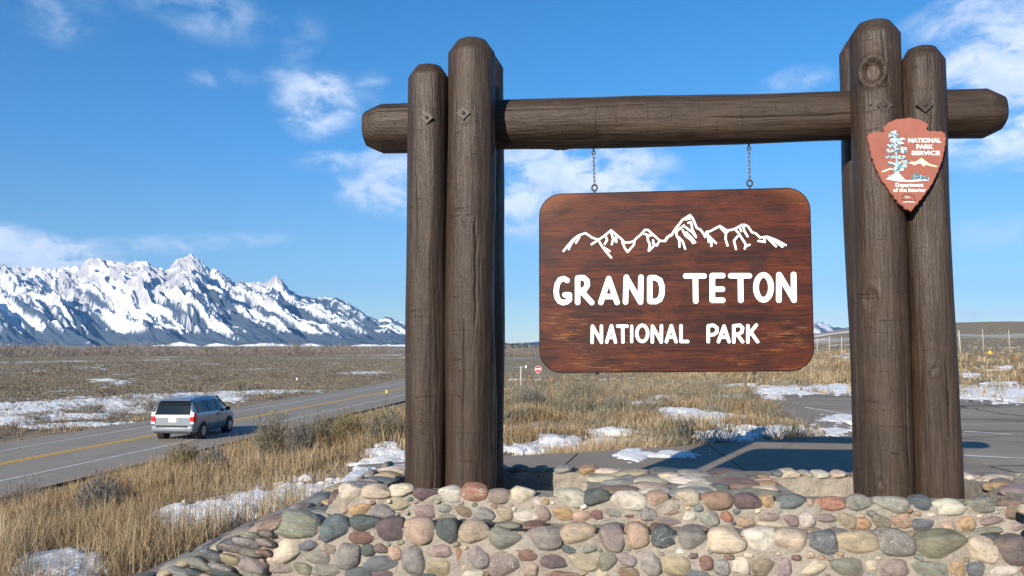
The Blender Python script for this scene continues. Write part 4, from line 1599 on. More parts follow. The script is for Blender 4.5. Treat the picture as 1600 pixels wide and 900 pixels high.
at.data.foreach_set('color', np.concatenate(Cs).ravel())
lo = obj('small_stones', me, plinth)
lo['kind'] = 'stuff'
print('fillers', len(spots))
print('stones', N_STONE[0])

# ================================================================== vegetation
def veg_mat(name, trans=.25):
    m, nt, b = material(name, .85, spec=.12)
    at = nt.new('ShaderNodeAttribute', attribute_name='col')
    nt.l.new(at.outputs['Color'], b.inputs['Base Color'])
    tr = nt.new('ShaderNodeBsdfTranslucent')
    nt.l.new(at.outputs['Color'], tr.inputs['Color'])
    mx = nt.new('ShaderNodeMixShader')
    mx.inputs[0].default_value = trans
    nt.l.new(b.outputs[0], mx.inputs[1])
    nt.l.new(tr.outputs[0], mx.inputs[2])
    nt.l.new(mx.outputs[0], nt.n['Material Output'].inputs[0])
    return m


m_grass = veg_mat('dry_grass', .3)
m_sage = veg_mat('sagebrush_leaf', .2)
m_twig = veg_mat('bare_twig', .1)


def lerp_cols(cols, t):
    cols = np.array(cols)
    t = np.clip(t, 0, .9999) * (len(cols) - 1)
    i = t.astype(int)
    f = (t - i)[:, None]
    return cols[i] * (1 - f) + cols[np.minimum(i + 1, len(cols) - 1)] * f


def blades(P, h, w, lean, curl=.5, azim=None):
    """bent tapered blades: 5 vertices, one quad and one triangle each"""
    n = len(P)
    a = rng.random(n) * 2 * np.pi if azim is None else azim
    side = rng.random(n) * 2 * np.pi
    ld = np.stack([np.cos(a), np.sin(a), np.zeros(n)], -1)
    sd = np.stack([np.cos(side), np.sin(side), np.zeros(n)], -1) * (w / 2)[:, None]
    up = np.array((0, 0, 1.0))
    midp = P + up * (h * .55)[:, None] * np.sqrt(np.clip(1 - lean ** 2 * .5, .1, 1))[:, None] + ld * (h * lean * .42)[:, None]
    tip = P + up * (h * np.sqrt(np.clip(1 - lean ** 2, .05, 1)) * (1 - curl * .12))[:, None] + ld * (h * lean * (1 + curl * .25))[:, None]
    V = np.stack([P - sd, P + sd, midp + sd * .8, midp - sd * .8, tip], 1).reshape(-1, 3)
    i = np.arange(n) * 5
    Q = np.stack([i, i + 1, i + 2, i + 3], -1)
    T = np.stack([i + 3, i + 2, i + 4], -1)
    return V, Q, T


PL_POLY = [tuple((ORG + UX * u + NV * w)[:2]) for u, w in ((uL_low - 1.25, W_LOW - .12), (uR + .4, W_LOW - .12), (uR + .4, .95), (uL_low - 1.1, .95))]


def free(x, y, path_gap=True):
    s = road_s(x, y)
    ok = ~((s < 2.15) & (s > -7.35)) & ~inside(PL_POLY, x, y)
    if path_gap:
        ok &= ~inside(PATH, x, y) & ~inside(LOT, x, y)
    return ok


def scatter(n, a0, a1, r0, r1, pw=1.0):
    """points with density falling off with distance"""
    a = np.radians(rng.uniform(a0, a1, n))
    r = r0 * (r1 / r0) ** (rng.random(n) ** pw)
    return np.sin(a) * r, np.cos(a) * r, r


GOLD = [(.125, .087, .052), (.26, .182, .102), (.37, .274, .158), (.47, .365, .225), (.58, .485, .34)]


def grass_field(name, label, parts, cat='grass'):
    Vs, Qs, Ts, Cs = [], [], [], []
    base = 0
    for (x, y, h, w, lean, colt, cols) in parts:
        P = np.stack([x, y, terrain(x, y) - .01], -1)
        V, Q, T = blades(P, h, w, lean)
        c = lerp_cols(cols, colt)
        c = np.repeat(c[:, None, :], 5, 1)
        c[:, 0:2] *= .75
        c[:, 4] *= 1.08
        Vs.append(V)
        Qs.append(Q + base)
        Ts.append(T + base)
        Cs.append(c.reshape(-1, 3))
        base += len(V)
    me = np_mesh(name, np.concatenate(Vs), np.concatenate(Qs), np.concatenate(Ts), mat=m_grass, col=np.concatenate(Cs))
    return tag(obj(name, me), label, cat, kind='stuff')


def tufts(n_t, per, a0, a1, r0, r1, hmin, hmax, wid, thr=.42, snow_keep=.15, lean=.45, pw=1.0, keepfn=None, cols=GOLD, rad=.10, dens_scale=.55):
    x, y, r = scatter(n_t, a0, a1, r0, r1, pw)
    d = fbm(x * dens_scale + 5, y * dens_scale + 11, 4)
    ok = free(x, y) & (d + rng.normal(0, .05, n_t) > thr)
    sn = snow_h(x, y) > 0
    ok &= ~sn | (rng.random(n_t) < snow_keep)
    if keepfn is not None:
        ok &= keepfn(x, y)
    x, y, r, d = x[ok], y[ok], r[ok], d[ok]
    n = len(x)
    hh = hmin + (hmax - hmin) * np.clip((d - thr) / .25, 0, 1) * rng.uniform(.6, 1.15, n)
    tone = np.clip(fbm(x * .7 + 2, y * .7 + 1, 3) * .9 + rng.normal(0, .12, n), 0, 1)
    X = np.repeat(x, per) + rng.normal(0, rad, n * per)
    Y = np.repeat(y, per) + rng.normal(0, rad, n * per)
    H = np.repeat(hh, per) * rng.uniform(.35, 1.1, n * per)
    Rr = np.repeat(r, per)
    Wd = wid * np.clip(Rr / 9, .8, 6) * rng.uniform(.6, 1.3, n * per)
    Le = np.clip(np.abs(rng.normal(.15, lean * .8, n * per)), 0, .97)
    Ct = np.clip(np.repeat(tone, per) + rng.normal(0, .17, n * per), 0, 1)
    m = free(X, Y)
    return X[m], Y[m], H[m], Wd[m], Le[m], Ct[m], cols


grass_field('bank_grass', 'tall dry golden grass covering the bank between plinth and road',
            [tufts(9000, 13, -44, -3, 4.3, 30, .12, .50, .0058, thr=.43, snow_keep=.05, keepfn=lambda x, y: road_s(x, y) > 1),
             tufts(5200, 12, -42, -4, 4.3, 12, .10, .40, .0046, thr=.40, snow_keep=.04, keepfn=lambda x, y: road_s(x, y) > 1),
             tufts(3200, 7, -44, -3, 4.3, 20, .14, .34, .0060, thr=.34, snow_keep=.14, lean=1.6, rad=.16, dens_scale=1.1, keepfn=lambda x, y: road_s(x, y) > 1),
             tufts(2600, 11, -44, -3, 4.3, 26, .10, .36, .0055, thr=.47, snow_keep=.1, lean=.8, rad=.12, dens_scale=.9, cols=[(.13, .115, .09), (.23, .205, .165), (.33, .30, .245)], keepfn=lambda x, y: road_s(x, y) > 1),
             tufts(700, 10, -44, -3, 4.6, 20, .30, .62, .0050, thr=.50, lean=.3, rad=.07, dens_scale=1.7, cols=[(.20, .10, .055), (.30, .17, .09), (.36, .24, .14)], keepfn=lambda x, y: road_s(x, y) > 2),
             tufts(3000, 9, -32, -4, 25, 90, .15, .45, .0085, thr=.38, keepfn=lambda x, y: road_s(x, y) > 1)])
grass_field('field_grass', 'dry blond grass in the field behind the hanging board',
            [tufts(9000, 12, -3, 21.5, 8.5, 34, .10, .36, .0065, thr=.38, snow_keep=.04),
             tufts(5200, 9, -3, 24, 30, 110, .2, .5, .0075, thr=.36, snow_keep=.04)])
grass_field('far_side_grass', 'low dry grass beyond the car park and across the road',
            [tufts(4200, 8, 17, 40, 20, 90, .15, .5, .0085, thr=.40, snow_keep=.04),
             tufts(3600, 8, -40, -8, 24, 110, .08, .30, .0080, thr=.36, keepfn=lambda x, y: (road_s(x, y) < -6) & (road_s(x, y) > -24))])

SAGE = [(.11, .092, .064), (.20, .175, .125), (.285, .25, .185), (.37, .33, .25)]
PALE = [(.25, .205, .145), (.33, .275, .195), (.40, .34, .25)]
DULL = [(.10, .080, .060), (.185, .152, .113), (.265, .225, .168), (.35, .305, .235)]


def bush_arrays(P, hgt, rad, nb, wid, cols, tone, tw=(.22, .42)):
    """upright brushy twigs fanning out of a root"""
    n = len(P)
    Pr = np.repeat(P, nb, 0)
    a = rng.random(n * nb) * 2 * np.pi
    rr_ = np.sqrt(rng.random(n * nb))
    H = np.repeat(hgt, nb) * (1.05 - .45 * rr_ ** 2) * rng.uniform(.65, 1.1, n * nb)
    Ra = np.repeat(rad, nb)
    off = np.stack([np.cos(a) * rr_ * Ra, np.sin(a) * rr_ * Ra, np.zeros(n * nb)], -1)
    tipf = rng.random(n * nb) ** .55
    hz = np.where(rng.random(n * nb) < .72, tipf, rng.random(n * nb))
    lump = 1 + .28 * np.sin(a * 3 + np.repeat(rng.random(n) * 6, nb)) * rr_ + .18 * np.sin(a * 7 + np.repeat(rng.random(n) * 6, nb)) * rr_
    H = H * lump
    tip = Pr + off * (.55 + .5 * hz)[:, None]
    tip[:, 2] = Pr[:, 2] + H * hz
    ln = np.repeat(hgt, nb) * rng.uniform(tw[0], tw[1], n * nb)
    dirv = off / (Ra[:, None] + 1e-9) * .75 + rng.normal(0, .28, (n * nb, 3)) + np.array((0, 0, .9))
    dirv /= np.linalg.norm(dirv, axis=1)[:, None]
    base = tip - dirv * ln[:, None]
    base[:, 2] = np.maximum(base[:, 2], Pr[:, 2] - .02)
    side = rng.random(n * nb) * 2 * np.pi
    W_ = np.repeat(wid, nb) * rng.uniform(.6, 1.4, n * nb)
    sd = np.stack([np.cos(side), np.sin(side), rng.normal(0, .2, n * nb)], -1) * W_[:, None]
    mid_ = base * .45 + tip * .55
    V = np.stack([base, mid_ - sd, mid_ + sd, tip], 1).reshape(-1, 3)
    i = np.arange(n * nb) * 4
    Q = np.stack([i, i + 2, i + 3, i + 1], -1)
    t = np.clip(np.repeat(tone, nb) * .6 + .4 * rng.random(n * nb) - .1 + rr_ * .1, 0, 1)
    c = np.repeat(lerp_cols(cols, t)[:, None, :], 4, 1)
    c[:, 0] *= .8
    return V, Q, c.reshape(-1, 3)


def sage_field(name, label, groups):
    Vs, Qs, Cs = [], [], []
    base = 0
    for (x, y, hgt, rad, nb, wid, cols) in groups:
        P = np.stack([x, y, terrain(x, y) - .02], -1)
        tone = np.clip(fbm(x * .15, y * .15, 3) + rng.normal(0, .18, len(x)), 0, 1)
        V, Q, c = bush_arrays(P, hgt, rad, nb, wid, cols, tone)
        Vs.append(V)
        Qs.append(Q + base)
        Cs.append(c)
        base += len(V)
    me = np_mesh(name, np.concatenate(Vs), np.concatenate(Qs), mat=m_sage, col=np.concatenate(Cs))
    return tag(obj(name, me), label, 'sagebrush', kind='stuff')


def sage_pts(n, a0, a1, r0, r1, h0, h1, thr, keepfn=None, pw=.8):
    x, y, r = scatter(n, a0, a1, r0, r1, pw)
    d = fbm(x * .09 + 3, y * .09 + 9, 4)
    ok = free(x, y) & (d + rng.normal(0, .06, n) > thr)
    ok &= ~(snow_h(x, y) > 0) | (rng.random(n) < .25)
    if keepfn is not None:
        ok &= keepfn(x, y)
    x, y, r = x[ok], y[ok], r[ok]
    h = rng.uniform(h0, h1, len(x))
    return x, y, h, h * rng.uniform(.6, 1.0, len(x)), r


west = lambda x, y: road_s(x, y) < -9
groups = []
for (n, r0, r1, nb, wm) in ((2600, 30, 70, 70, .011), (5600, 60, 140, 26, .028), (7500, 120, 340, 10, .085)):
    x, y, h, rd, r = sage_pts(n, -42, -3, r0, r1, .3, .75, .33, west)
    groups.append((x, y, h, rd, nb, np.full(len(x), wm), DULL))
sage_field('sagebrush_flat', 'grey brown sagebrush flat stretching from the road to the cottonwoods', groups)
groups = []
for (n, a0, a1, r0, r1, nb, wm, thr) in ((240, -3, 21, 11, 34, 260, .0055, .42), (1500, -4, 22, 30, 120, 50, .016, .38), (2200, -4, 40, 100, 420, 9, .07, .36),
                                         (700, 18, 40, 24, 100, 50, .015, .44)):
    x, y, h, rd, r = sage_pts(n, a0, a1, r0, r1, .25, .65, thr, lambda x, y: road_s(x, y) > 3, .9)
    groups.append((x, y, h, rd, nb, np.full(len(x), wm), SAGE if nb > 20 else PALE))
sage_field('field_sagebrush', 'scattered low sagebrush in the field beyond the path', groups)

# individual sagebrush bushes
BUSH = [(428, 712, 72, 72, 'big rounded sagebrush on the bank just right of the van', 0),
        (470, 712, 50, 62, 'small dark sagebrush tucked against the big one on the bank', 1),
        (332, 745, 55, 50, 'low grey sagebrush on the bank in front of the van', 1),
        (285, 742, 62, 55, 'pale yellowish sagebrush on the bank below the van', 2),
        (505, 690, 54, 46, 'sagebrush at the road edge between the van and the left posts', 0),
        (545, 690, 66, 54, 'loose tan sagebrush left of the log posts near the road', 2),
        (600, 690, 76, 62, 'sagebrush brushing the left edge of the left posts', 0),
        (160, 800, 85, 62, 'grey bare sagebrush in the foreground grass at far left', 1),
        (40, 800, 90, 56, 'dark sagebrush at the left picture edge below the road', 1),
        (905, 628, 85, 42, 'wide grey green sagebrush below the left part of the board', 0),
        (830, 640, 60, 40, 'dull sagebrush just right of the left posts', 1),
        (960, 640, 40, 26, 'small dark sagebrush under the middle of the board', 1),
        (1040, 610, 70, 26, 'flat grey sagebrush below the centre of the board', 0),
        (150, 646, 46, 20, 'wide sagebrush in the snow across the road at left', 1),
        (235, 642, 34, 24, 'gnarled sagebrush in the snow directly left of the van', 1),
        (58, 655, 36, 14, 'low sagebrush in the snow near the left picture edge', 1),
        (375, 612, 40, 26, 'tall sagebrush across the road behind the van roof', 0)]
for (px, py, wpx, hpx, lab, kind_) in BUSH:
    p = ground(px, py, terrain)
    sc_ = p.y / F
    hgt, rad = hpx * sc_ * .95, wpx * sc_ * .5
    near = p.y < 28
    nb = 3200 if near else 700
    wid = max(.0034, .00085 * p.y / 6) * (1.2 if near else 1.9)
    cols = [SAGE, [(.10, .092, .082), (.185, .172, .152), (.27, .252, .225), (.35, .33, .295)], [(.14, .11, .062), (.25, .205, .12), (.34, .29, .18)]][kind_]
    root = tag(empty('sagebrush', tuple(p)), lab, 'bush', 'sagebrush bushes')
    V, Q, c = bush_arrays(np.zeros((1, 3)), np.array([hgt]), np.array([rad]), nb, np.array([wid]), cols, np.array([.5]), (.10, .24))
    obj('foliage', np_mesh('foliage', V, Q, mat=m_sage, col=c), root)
    # woody stems
    bm = bmesh.new()
    for k in range(7):
        a = rnd.uniform(0, 6.28)
        q1 = Vector((math.cos(a) * rad * .12, math.sin(a) * rad * .12, hgt * .28))
        q2 = Vector((math.cos(a + .3) * rad * .45, math.sin(a + .3) * rad * .45, hgt * .62))
        cyl(bm, (0, 0, -.05), q1, .012 * hgt / .5, .009 * hgt / .5, 6)
        cyl(bm, q1, q2, .009 * hgt / .5, .004 * hgt / .5, 6)
    me_o = bm_obj('stem', bm, None, root)
    at = me_o.data.attributes.new('col', 'FLOAT_COLOR', 'POINT')
    at.data.foreach_set('color', np.tile(np.array((.075, .058, .045, 1), np.float32), len(me_o.data.vertices)))
    me_o.data.materials.append(m_twig)

# bare cottonwoods and willows along the far edge of the flat
n = 2600
a = np.radians(rng.uniform(-40, 12, n))
r = rng.uniform(330, 520, n)
x, y = np.sin(a) * r, np.cos(a) * r
ok = np.abs(road_s(x, y) + 2) > 10
x, y, r = x[ok], y[ok], r[ok]
hgt = rng.uniform(3.2, 6.2, len(x)) * (.75 + .6 * fbm(np.degrees(np.arctan2(x, y)) * .9, x * 0 + 4, 3))
P = np.stack([x, y, terrain(x, y) - .2], -1)
V, Q, c = bush_arrays(P, hgt, hgt * rng.uniform(.4, .65, len(x)), 34, np.full(len(x), .075),
                      [(.13, .105, .088), (.22, .185, .155), (.31, .265, .23)], rng.random(len(x)))
tag(obj('far_cottonwoods', np_mesh('far_cottonwoods', V, Q, mat=m_twig, col=c)), 'far line of bare greyish cottonwoods and willows across the flat', 'trees', kind='stuff')
# dark conifers far right of the range's foot
n = 700
a = np.radians(rng.uniform(-5, 9, n))
r = rng.uniform(700, 1100, n)
x, y = np.sin(a) * r, np.cos(a) * r
P = np.stack([x, y, terrain(x, y) - .3], -1)
hgt = rng.uniform(5, 9, n)
V, Q, c = bush_arrays(P, hgt, hgt * .3, 12, np.full(n, .35), [(.03, .036, .030), (.05, .055, .045)], rng.random(n))
tag(obj('far_conifers', np_mesh('far_conifers', V, Q, mat=m_twig, col=c)), 'far dark tree line on the horizon left of the board', 'trees', kind='stuff')

# ================================================================== minivan on the road
m_body, nt, b = material('silver_car_paint', .32, (.25, .285, .33), .5, .5)
b.inputs['Coat Weight'].default_value = .6
b.inputs['Coat Roughness'].default_value = .08
m_glass, nt, b = material('tinted_glass', .025, (.010, .013, .015), .4)
m_black, nt, b = material('black_plastic', .6, (.018, .018, .02), .4)
m_rub, nt, b = material('tyre_rubber', .85, (.02, .02, .021), .3)
m_rim, nt, b = material('alloy_rim', .3, (.45, .46, .48), .5, .9)
m_tail, nt, b = material('red_tail_lens', .2, (.55, .012, .018), .6)
m_clear, nt, b = material('clear_lens', .15, (.75, .75, .76), .6)
m_plate, nt, b = material('number_plate', .5, (.78, .78, .76), .4)

# stations along the length (y from the tail): z floor, z belt, z roof, half width at sill, belt, roof
ST = [(0.00, .42, .98, 1.02, .80, .84, .80), (0.05, .36, 1.05, 1.20, .90, .95, .86), (0.12, .32, 1.07, 1.45, .94, .98, .79), (0.24, .30, 1.08, 1.66, .96, .99, .74), (0.42, .28, 1.08, 1.73, .97, .99, .73),
      (1.0, .25, 1.07, 1.755, .97, .995, .73), (2.0, .24, 1.06, 1.76, .97, .995, .735), (2.8, .24, 1.05, 1.74, .97, .99, .73), (3.25, .24, 1.04, 1.67, .97, .985, .71),
      (3.75, .24, 1.03, 1.38, .96, .975, .72), (4.15, .25, 1.02, 1.10, .95, .96, .80), (4.6, .26, .96, 1.00, .92, .92, .80), (4.95, .29, .84, .88, .84, .83, .72), (5.14, .36, .66, .70, .62, .62, .58)]


def prof(yv):
    c = [np.interp(yv, [s_[0] for s_ in ST], [s_[k] for s_ in ST]) for k in range(1, 7)]
    return [float(v) for v in c]


def half_ring(yv):
    zf, zb, zr2, ws, wb, wr = prof(yv)
    return [(0, zf), (ws * .8, zf), (ws, zf + .10), (ws + .015, (zf + zb) * .5), (wb, zb - .06), (wb - .012, zb), (wb + (wr - wb) * .52, zb + (zr2 - zb) * .5), (wr, zr2 - .07), (wr - .10, zr2 - .015), (wr * .5, zr2 + .015), (0, zr2 + .02)]


van = tag(empty('minivan'), 'silver minivan driving away on the highway, seen from behind', 'van')
ys = sorted(set([s_[0] for s_ in ST] + list(np.linspace(.5, 5.0, 24))))
V, Q = [], []
rings = []
for yv in ys:
    hr = half_ring(yv)
    ringv = [(x, z) for x, z in hr] + [(-x, z) for x, z in hr[-2:0:-1]]
    rings.append([len(V) + i for i in range(len(ringv))])
    V += [(x, yv, z) for x, z in ringv]
m = len(rings[0])
for i in range(len(ys) - 1):
    for j in range(m):
        Q.append((rings[i][j], rings[i][(j + 1) % m], rings[i + 1][(j + 1) % m], rings[i + 1][j]))
bm = bmesh.new()
bv = [bm.verts.new(v) for v in V]
for f in Q:
    bm.faces.new([bv[i] for i in f])
bm.faces.new([bv[i] for i in rings[0]])
bm.faces.new([bv[i] for i in rings[-1]])
body = bm_obj('body', bm, m_body, van, True)


def side_pt(yv, f, s_, out=.034):
    """point on the flank between belt (0) and roof edge (1)"""
    zf, zb, zr2, ws, wb, wr = prof(yv)
    zt = zr2 - .07
    x = (wb - .012) + (wr - (wb - .012)) * f
    return (s_ * (x + out), yv, zb + (zt - zb) * f)


for s_ in (-1, 1):
    for (y0, y1, k0, k1) in ((.42, 1.55, .12, .90), (1.62, 2.55, .10, .90), (2.62, 3.62, .10, .90)):
        bm = bmesh.new()
        n = 8
        lo_, hi_ = [], []
        for i in range(n + 1):
            yv = y0 + (y1 - y0) * i / n
            top_f = k1
            if y0 > 2 and yv > 3.0:
                top_f = k1 - (yv - 3.0) / .62 * .10
            lo_.append(bm.verts.new(side_pt(yv, k0, s_)))
            hi_.append(bm.verts.new(side_pt(yv, top_f, s_)))
        for i in range(n):
            bm.faces.new((lo_[i], lo_[i + 1], hi_[i + 1], hi_[i]))
        bm_obj('side_window', bm, m_glass, van, True)


def tail_y(z):
    # rear face position by height
    return float(np.interp(z, [.36, .98, 1.02, 1.20, 1.45, 1.66, 1.73], [.02, -.004, .0, .05, .12, .24, .40]))


def rear_quad(name, pts, mat, out=.012, parent=van):
    bm = bmesh.new()
    N = 6
    (xl, zl0), (xr, zr0), (xr1, zt1), (xl1, zt0) = pts
    rows = []
    for i in range(N + 1):
        f = i / N
        row = []
        for j in range(9):
            g_ = j / 8
            xa, xb = xl + (xl1 - xl) * f, xr + (xr1 - xr) * f
            z = zl0 + (zt0 - zl0) * f
            x = xa + (xb - xa) * g_
            row.append(bm.verts.new((x, tail_y(z) - out, z)))
        rows.append(row)
    for i in range(N):
        for j in range(8):
            bm.faces.new((rows[i][j], rows[i][j + 1], rows[i + 1][j + 1], rows[i + 1][j]))
    r = bmesh.ops.extrude_face_region(bm, geom=bm.faces[:])
    bmesh.ops.translate(bm, vec=(0, .04, 0), verts=[v for v in r['geom'] if isinstance(v, bmesh.types.BMVert)])
    return bm_obj(name, bm, mat, parent, False)


gate = rear_quad('tailgate', [(-.76, .62), (.76, .62), (.80, 1.06), (-.80, 1.06)], m_body, .018)
rear_quad('rear_window', [(-.80, 1.08), (.80, 1.08), (.70, 1.64), (-.70, 1.64)], m_glass, .030)
rear_quad('plate_recess', [(-.36, .74), (.36, .74), (.38, .98), (-.38, .98)], m_body, .028, gate)
pl_ = rear_quad('number_plate', [(-.17, .775), (.17, .775), (.17, .935), (-.17, .935)], m_plate, .040, gate)
rear_quad('spoiler', [(-.72, 1.66), (.72, 1.66), (.70, 1.72), (-.70, 1.72)], m_body, .16)
for s_ in (-1, 1):
    lamp = rear_quad('tail_lamp', [(s_ * .80 - .0, .80), (s_ * .97, .80), (s_ * .95, 1.16), (s_ * .82, 1.16)], m_tail, .050)
    rear_quad('reverse_lens', [(s_ * .81, .70), (s_ * .965, .70), (s_ * .965, .795), (s_ * .81, .795)], m_clear, .052, lamp)
    # the lamp wraps round the corner
    bm = bmesh.new()
    box(bm, (s_ * .975, .12, .98), (.05, .22, .36), None, .015)
    bm_obj('lamp_side', bm, m_tail, lamp)
bm = bmesh.new()
box(bm, (0, .04, .50), (1.90, .26, .26), None, .06)
bmp = bm_obj('rear_bumper', bm, m_body, van, True)
bm = bmesh.new()
box(bm, (0, -.088, .60), (1.46, .02, .09), None, .006)
bm_obj('bumper_step', bm, m_black, bmp)
bm = bmesh.new()
box(bm, (0, .10, .34), (1.72, .2, .09), None, .03)
bm_obj('valance', bm, m_black, bmp)
for s_ in (-1, 1):
    bm = bmesh.new()
    box(bm, (s_ * 1.10, 3.52, 1.13), (.22, .13, .17), None, .04)
    cyl(bm, (s_ * .93, 3.5, 1.09), (s_ * 1.02, 3.5, 1.10), .03, .03, 8)
    bm_obj('door_mirror', bm, m_black, van)
    for yv in (2.48, 2.74):
        bm = bmesh.new()
        box(bm, (s_ * 1.0, yv, .94), (.04, .15, .045), None, .012)
        bm_obj('door_handle', bm, m_black, van)
    for yv in (1.58, 2.60, 3.66):
        bm = bmesh.new()
        zf, zb, zr2, ws, wb, wr = prof(yv)
        xx = [ws + .003, ws + .018, wb + .004, wb - .006]
        zz_ = [zf + .12, (zf + zb) * .5, zb - .06, zb]
        for i in range(3):
            vs = [bm.verts.new((s_ * (xx[i] + .002), yv - .008, zz_[i])), bm.verts.new((s_ * (xx[i] + .002), yv + .008, zz_[i])),
                  bm.verts.new((s_ * (xx[i + 1] + .002), yv + .008, zz_[i + 1])), bm.verts.new((s_ * (xx[i + 1] + .002), yv - .008, zz_[i + 1]))]
            bm.faces.new(vs)
        bm_obj('door_gap', bm, m_black, van)
    for yv in (.98, 4.06):
        # black arch, then the wheel
        bm = bmesh.new()
        cyl(bm, (s_ * .70, yv, .36), (s_ * 1.001, yv, .36), .405, .405, 28)
        bm_obj('wheel_arch', bm, m_black, van)
        wh = bpy.data.objects.new('wheel', None)
        link(wh, van)
        wh.empty_display_size = .1
        wh.location = (s_ * .90, yv, .335)
        bm = bmesh.new()
        cyl(bm, (-s_ * .11, 0, 0), (s_ * .115, 0, 0), .335, .335, 32)
        es = [e for e in bm.edges if len(e.link_faces) == 2 and any(len(f.verts) > 4 for f in e.link_faces)]
        bmesh.ops.bevel(bm, geom=es, offset=.03, segments=3, affect='EDGES', profile=.5)
        bm_obj('tyre', bm, m_rub, wh, True)
        bm = bmesh.new()
        cyl(bm, (s_ * .10, 0, 0), (s_ * .121, 0, 0), .225, .215, 28)
        for k in range(5):
            a = 2 * math.pi * k / 5
            box(bm, (s_ * .124, math.cos(a) * .115, math.sin(a) * .115), (.014, .07, .17), Matrix.Rotation(a - math.pi / 2, 3, 'X'), .004)
        bm_obj('rim', bm, m_rim, wh)
for s_ in (-1, 1):
    bm = bmesh.new()
    box(bm, (s_ * .60, 1.7, 1.785), (.035, 2.0, .03), None, .01)
    bm_obj('roof_rail', bm, m_body, van)
bm = bmesh.new()
vs = [bm.verts.new((x, y_, z)) for x, y_, z in ((-.66, 3.30, 1.665), (.66, 3.30, 1.665), (.80, 4.08, 1.16), (-.80, 4.08, 1.16))]
f = bm.faces.new(vs)
bmesh.ops.translate(bm, vec=(0, .02, .03), verts=vs)
bm_obj('windscreen', bm, m_glass, van)
VY = 34.3
van.location = (float(road_c(VY)) + (-.66) / .9885, VY, ROAD_Z + .012)
van.rotation_euler = (0, 0, -math.atan(.153) + R(4.5))
van.scale = (.95, .87, 1.0)

# ================================================================== small things in the fields
m_wood, nt, b = material('weathered_post', .9, spec=.1)
tc = nt.new('ShaderNodeTexCoord')
n = nt.noise(nt.mapping(tc.outputs['Object'], scale=(8, 8, .8)), 3, 4)
nt.l.new(nt.ramp(n, [(.3, (.24, .215, .185)), (.7, (.42, .385, .34))]), b.inputs['Base Color'])
m_brownp, _, _ = material('brown_post', .85, (.12, .085, .06), .2)
m_red, _, _ = material('stop_sign_red', .45, (.42, .02, .025), .4)
m_yel, _, _ = material('yellow_reflector', .45, (.75, .42, .03), .4)
m_galv, _, _ = material('galvanised_steel', .45, (.42, .42, .42), .4, .6)


def pole(name, px, ytop, ybot, dist, rad, lab, cat, group, mat, lean=0.0):
    d = ray(px, ybot)
    p = Vector(d * (dist / d[1]))
    zg = float(terrain(p.x, p.y))
    top = ray(px + lean, ytop)
    t_ = Vector(top * (dist / top[1]))
    o = empty(name, (p.x, p.y, zg))
    tag(o, lab, cat, group)
    bm = bmesh.new()
    cyl(bm, (0, 0, -.3), (t_.x - p.x, 0, t_.z - zg), rad, rad * .85, 10)
    bm_obj('shaft', bm, mat, o, True)
    return o, t_ - Vector((p.x, p.y, zg))


G1 = 'tall pale fence posts beyond the car park'
pole('fence_post', 1277, 528, 556, 74, .05, 'pale tall post showing close beside the board, first of three', 'post', G1, m_wood, 0)
pole('fence_post', 1296, 525, 556, 74, .05, 'pale tall post in the middle of the three beside the board', 'post', G1, m_wood, 0)
pole('fence_post', 1315, 526, 555, 74, .055, 'pale tall post nearest the left edge of the right posts', 'post', G1, m_wood, 0)
pole('fence_post', 1501, 516, 552, 72, .085, 'thick pale leaning post just right of the right log posts', 'post', G1, m_wood, -3)
pole('fence_post', 1537, 514, 546, 80, .045, 'thin pale post between two others at far right', 'post', G1, m_wood, -2)
pole('fence_post', 1578, 516, 548, 80, .05, 'pale post nearest the right picture edge', 'post', G1, m_wood, -2)
G2 = 'short wooden posts in the field'
pole('wooden_post', 971, 578, 602, 38, .05, 'short brown post below the left part of the board', 'post', G2, m_brownp)
pole('wooden_post', 1100, 575, 598, 38, .05, 'short brown post below the right part of the board', 'post', G2, m_brownp)
pole('wooden_post', 1165, 572, 612, 27, .045, 'slim brown post standing by the end of the footpath', 'post', G2, m_brownp)
pole('wooden_post', 814, 572, 590, 70, .10, 'thick weathered post left of the red stop sign', 'post', G2, m_wood)
# stop sign
D = 92
o, tp = pole('stop_sign', 841, 572, 594, D, .035, 'small distant red stop sign at the lower left corner of the board', 'road sign', None, m_galv)
z = ray(841, 577)[2] * (D / ray(841, 577)[1]) - o.location.z
bm = bmesh.new()
cyl(bm, (0, -.05, z), (0, -.062, z), .37, .37, 8)
bmesh.ops.rotate(bm, cent=(0, -.05, z), matrix=Matrix.Rotation(R(22.5), 3, 'Y'), verts=bm.verts)
pn = bm_obj('panel', bm, m_red, o)
bm = bmesh.new()
cyl(bm, (0, -.040, z), (0, -.049, z), .40, .40, 8)
bmesh.ops.rotate(bm, cent=(0, -.05, z), matrix=Matrix.Rotation(R(22.5), 3, 'Y'), verts=bm.verts)
bm_obj('border', bm, m_plate, o)
cu_ = bpy.data.curves.new('txt', 'FONT')
cu_.body = 'STOP'
cu_.align_x = 'CENTER'
cu_.align_y = 'CENTER'
cu_.size = .26
cu_.offset = .012
t_o = bpy.data.objects.new('txt', cu_)
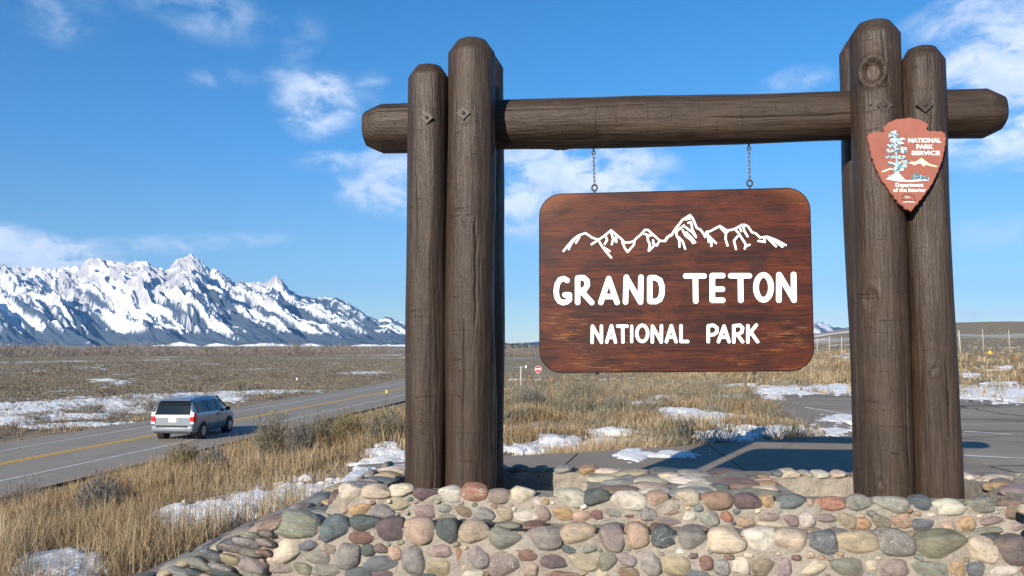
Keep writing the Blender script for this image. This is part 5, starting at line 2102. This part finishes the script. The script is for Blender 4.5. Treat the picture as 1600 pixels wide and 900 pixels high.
COL.objects.link(t_o)
bpy.context.view_layer.update()
me = bpy.data.meshes.new_from_object(t_o.evaluated_get(bpy.context.evaluated_depsgraph_get()))
bpy.data.objects.remove(t_o)
me.transform(Matrix.Translation((0, -.07, z)) @ Matrix.Rotation(R(90), 4, 'X'))
me.materials.clear()
me.materials.append(m_plate)
obj('lettering', me, pn)
# road markers
for (px, yt, yb_, dist, mat2, lab) in ((604, 608, 626, 58, m_yel, 'yellow topped road marker on the near side of the highway'),
                                       (464, 588, 600, 88, m_plate, 'white topped road marker on the far side of the highway'),
                                       (822, 569, 586, 78, m_plate, 'white topped marker between weathered post and stop sign')):
    o, tp = pole('road_marker', px, yt + 4, yb_, dist, .035, lab, 'marker', 'slim road markers', m_brownp)
    bm = bmesh.new()
    box(bm, (tp.x, -.045, tp.z), (.12, .03, .26), None, .01)
    bm_obj('reflector', bm, mat2, o)
d = ray(1546, 551)
p = Vector(d * (70 / d[1]))
o = tag(empty('yellow_marker', (p.x, p.y, float(terrain(p.x, p.y)))), 'tiny yellow marker on a stub in the field at far right', 'marker')
bm = bmesh.new()
cyl(bm, (0, 0, -.2), (0, 0, p.z - o.location.z), .04, .04, 8)
bm_obj('shaft', bm, m_brownp, o)
bm = bmesh.new()
cyl(bm, (0, -.06, p.z - o.location.z), (0, -.08, p.z - o.location.z), .22, .22, 4)
bm_obj('panel', bm, m_yel, o)

# ================================================================== haze in the valley air
m_haze = bpy.data.materials.new('valley_air')
m_haze.use_nodes = True
nt = NT(m_haze.node_tree)
nt.n.remove(nt.n['Principled BSDF'])
pv = nt.new('ShaderNodeVolumePrincipled')
pv.inputs['Color'].default_value = (.20, .48, 1.0, 1)
pv.inputs['Density'].default_value = 5.0e-5
pv.inputs['Anisotropy'].default_value = 0.0
nt.l.new(pv.outputs[0], nt.n['Material Output'].inputs['Volume'])
bm = bmesh.new()
box(bm, (0, 0, 455), (24000, 24000, 930))
hz_ = bm_obj('haze', bm, m_haze)
hz_['kind'] = 'stuff'
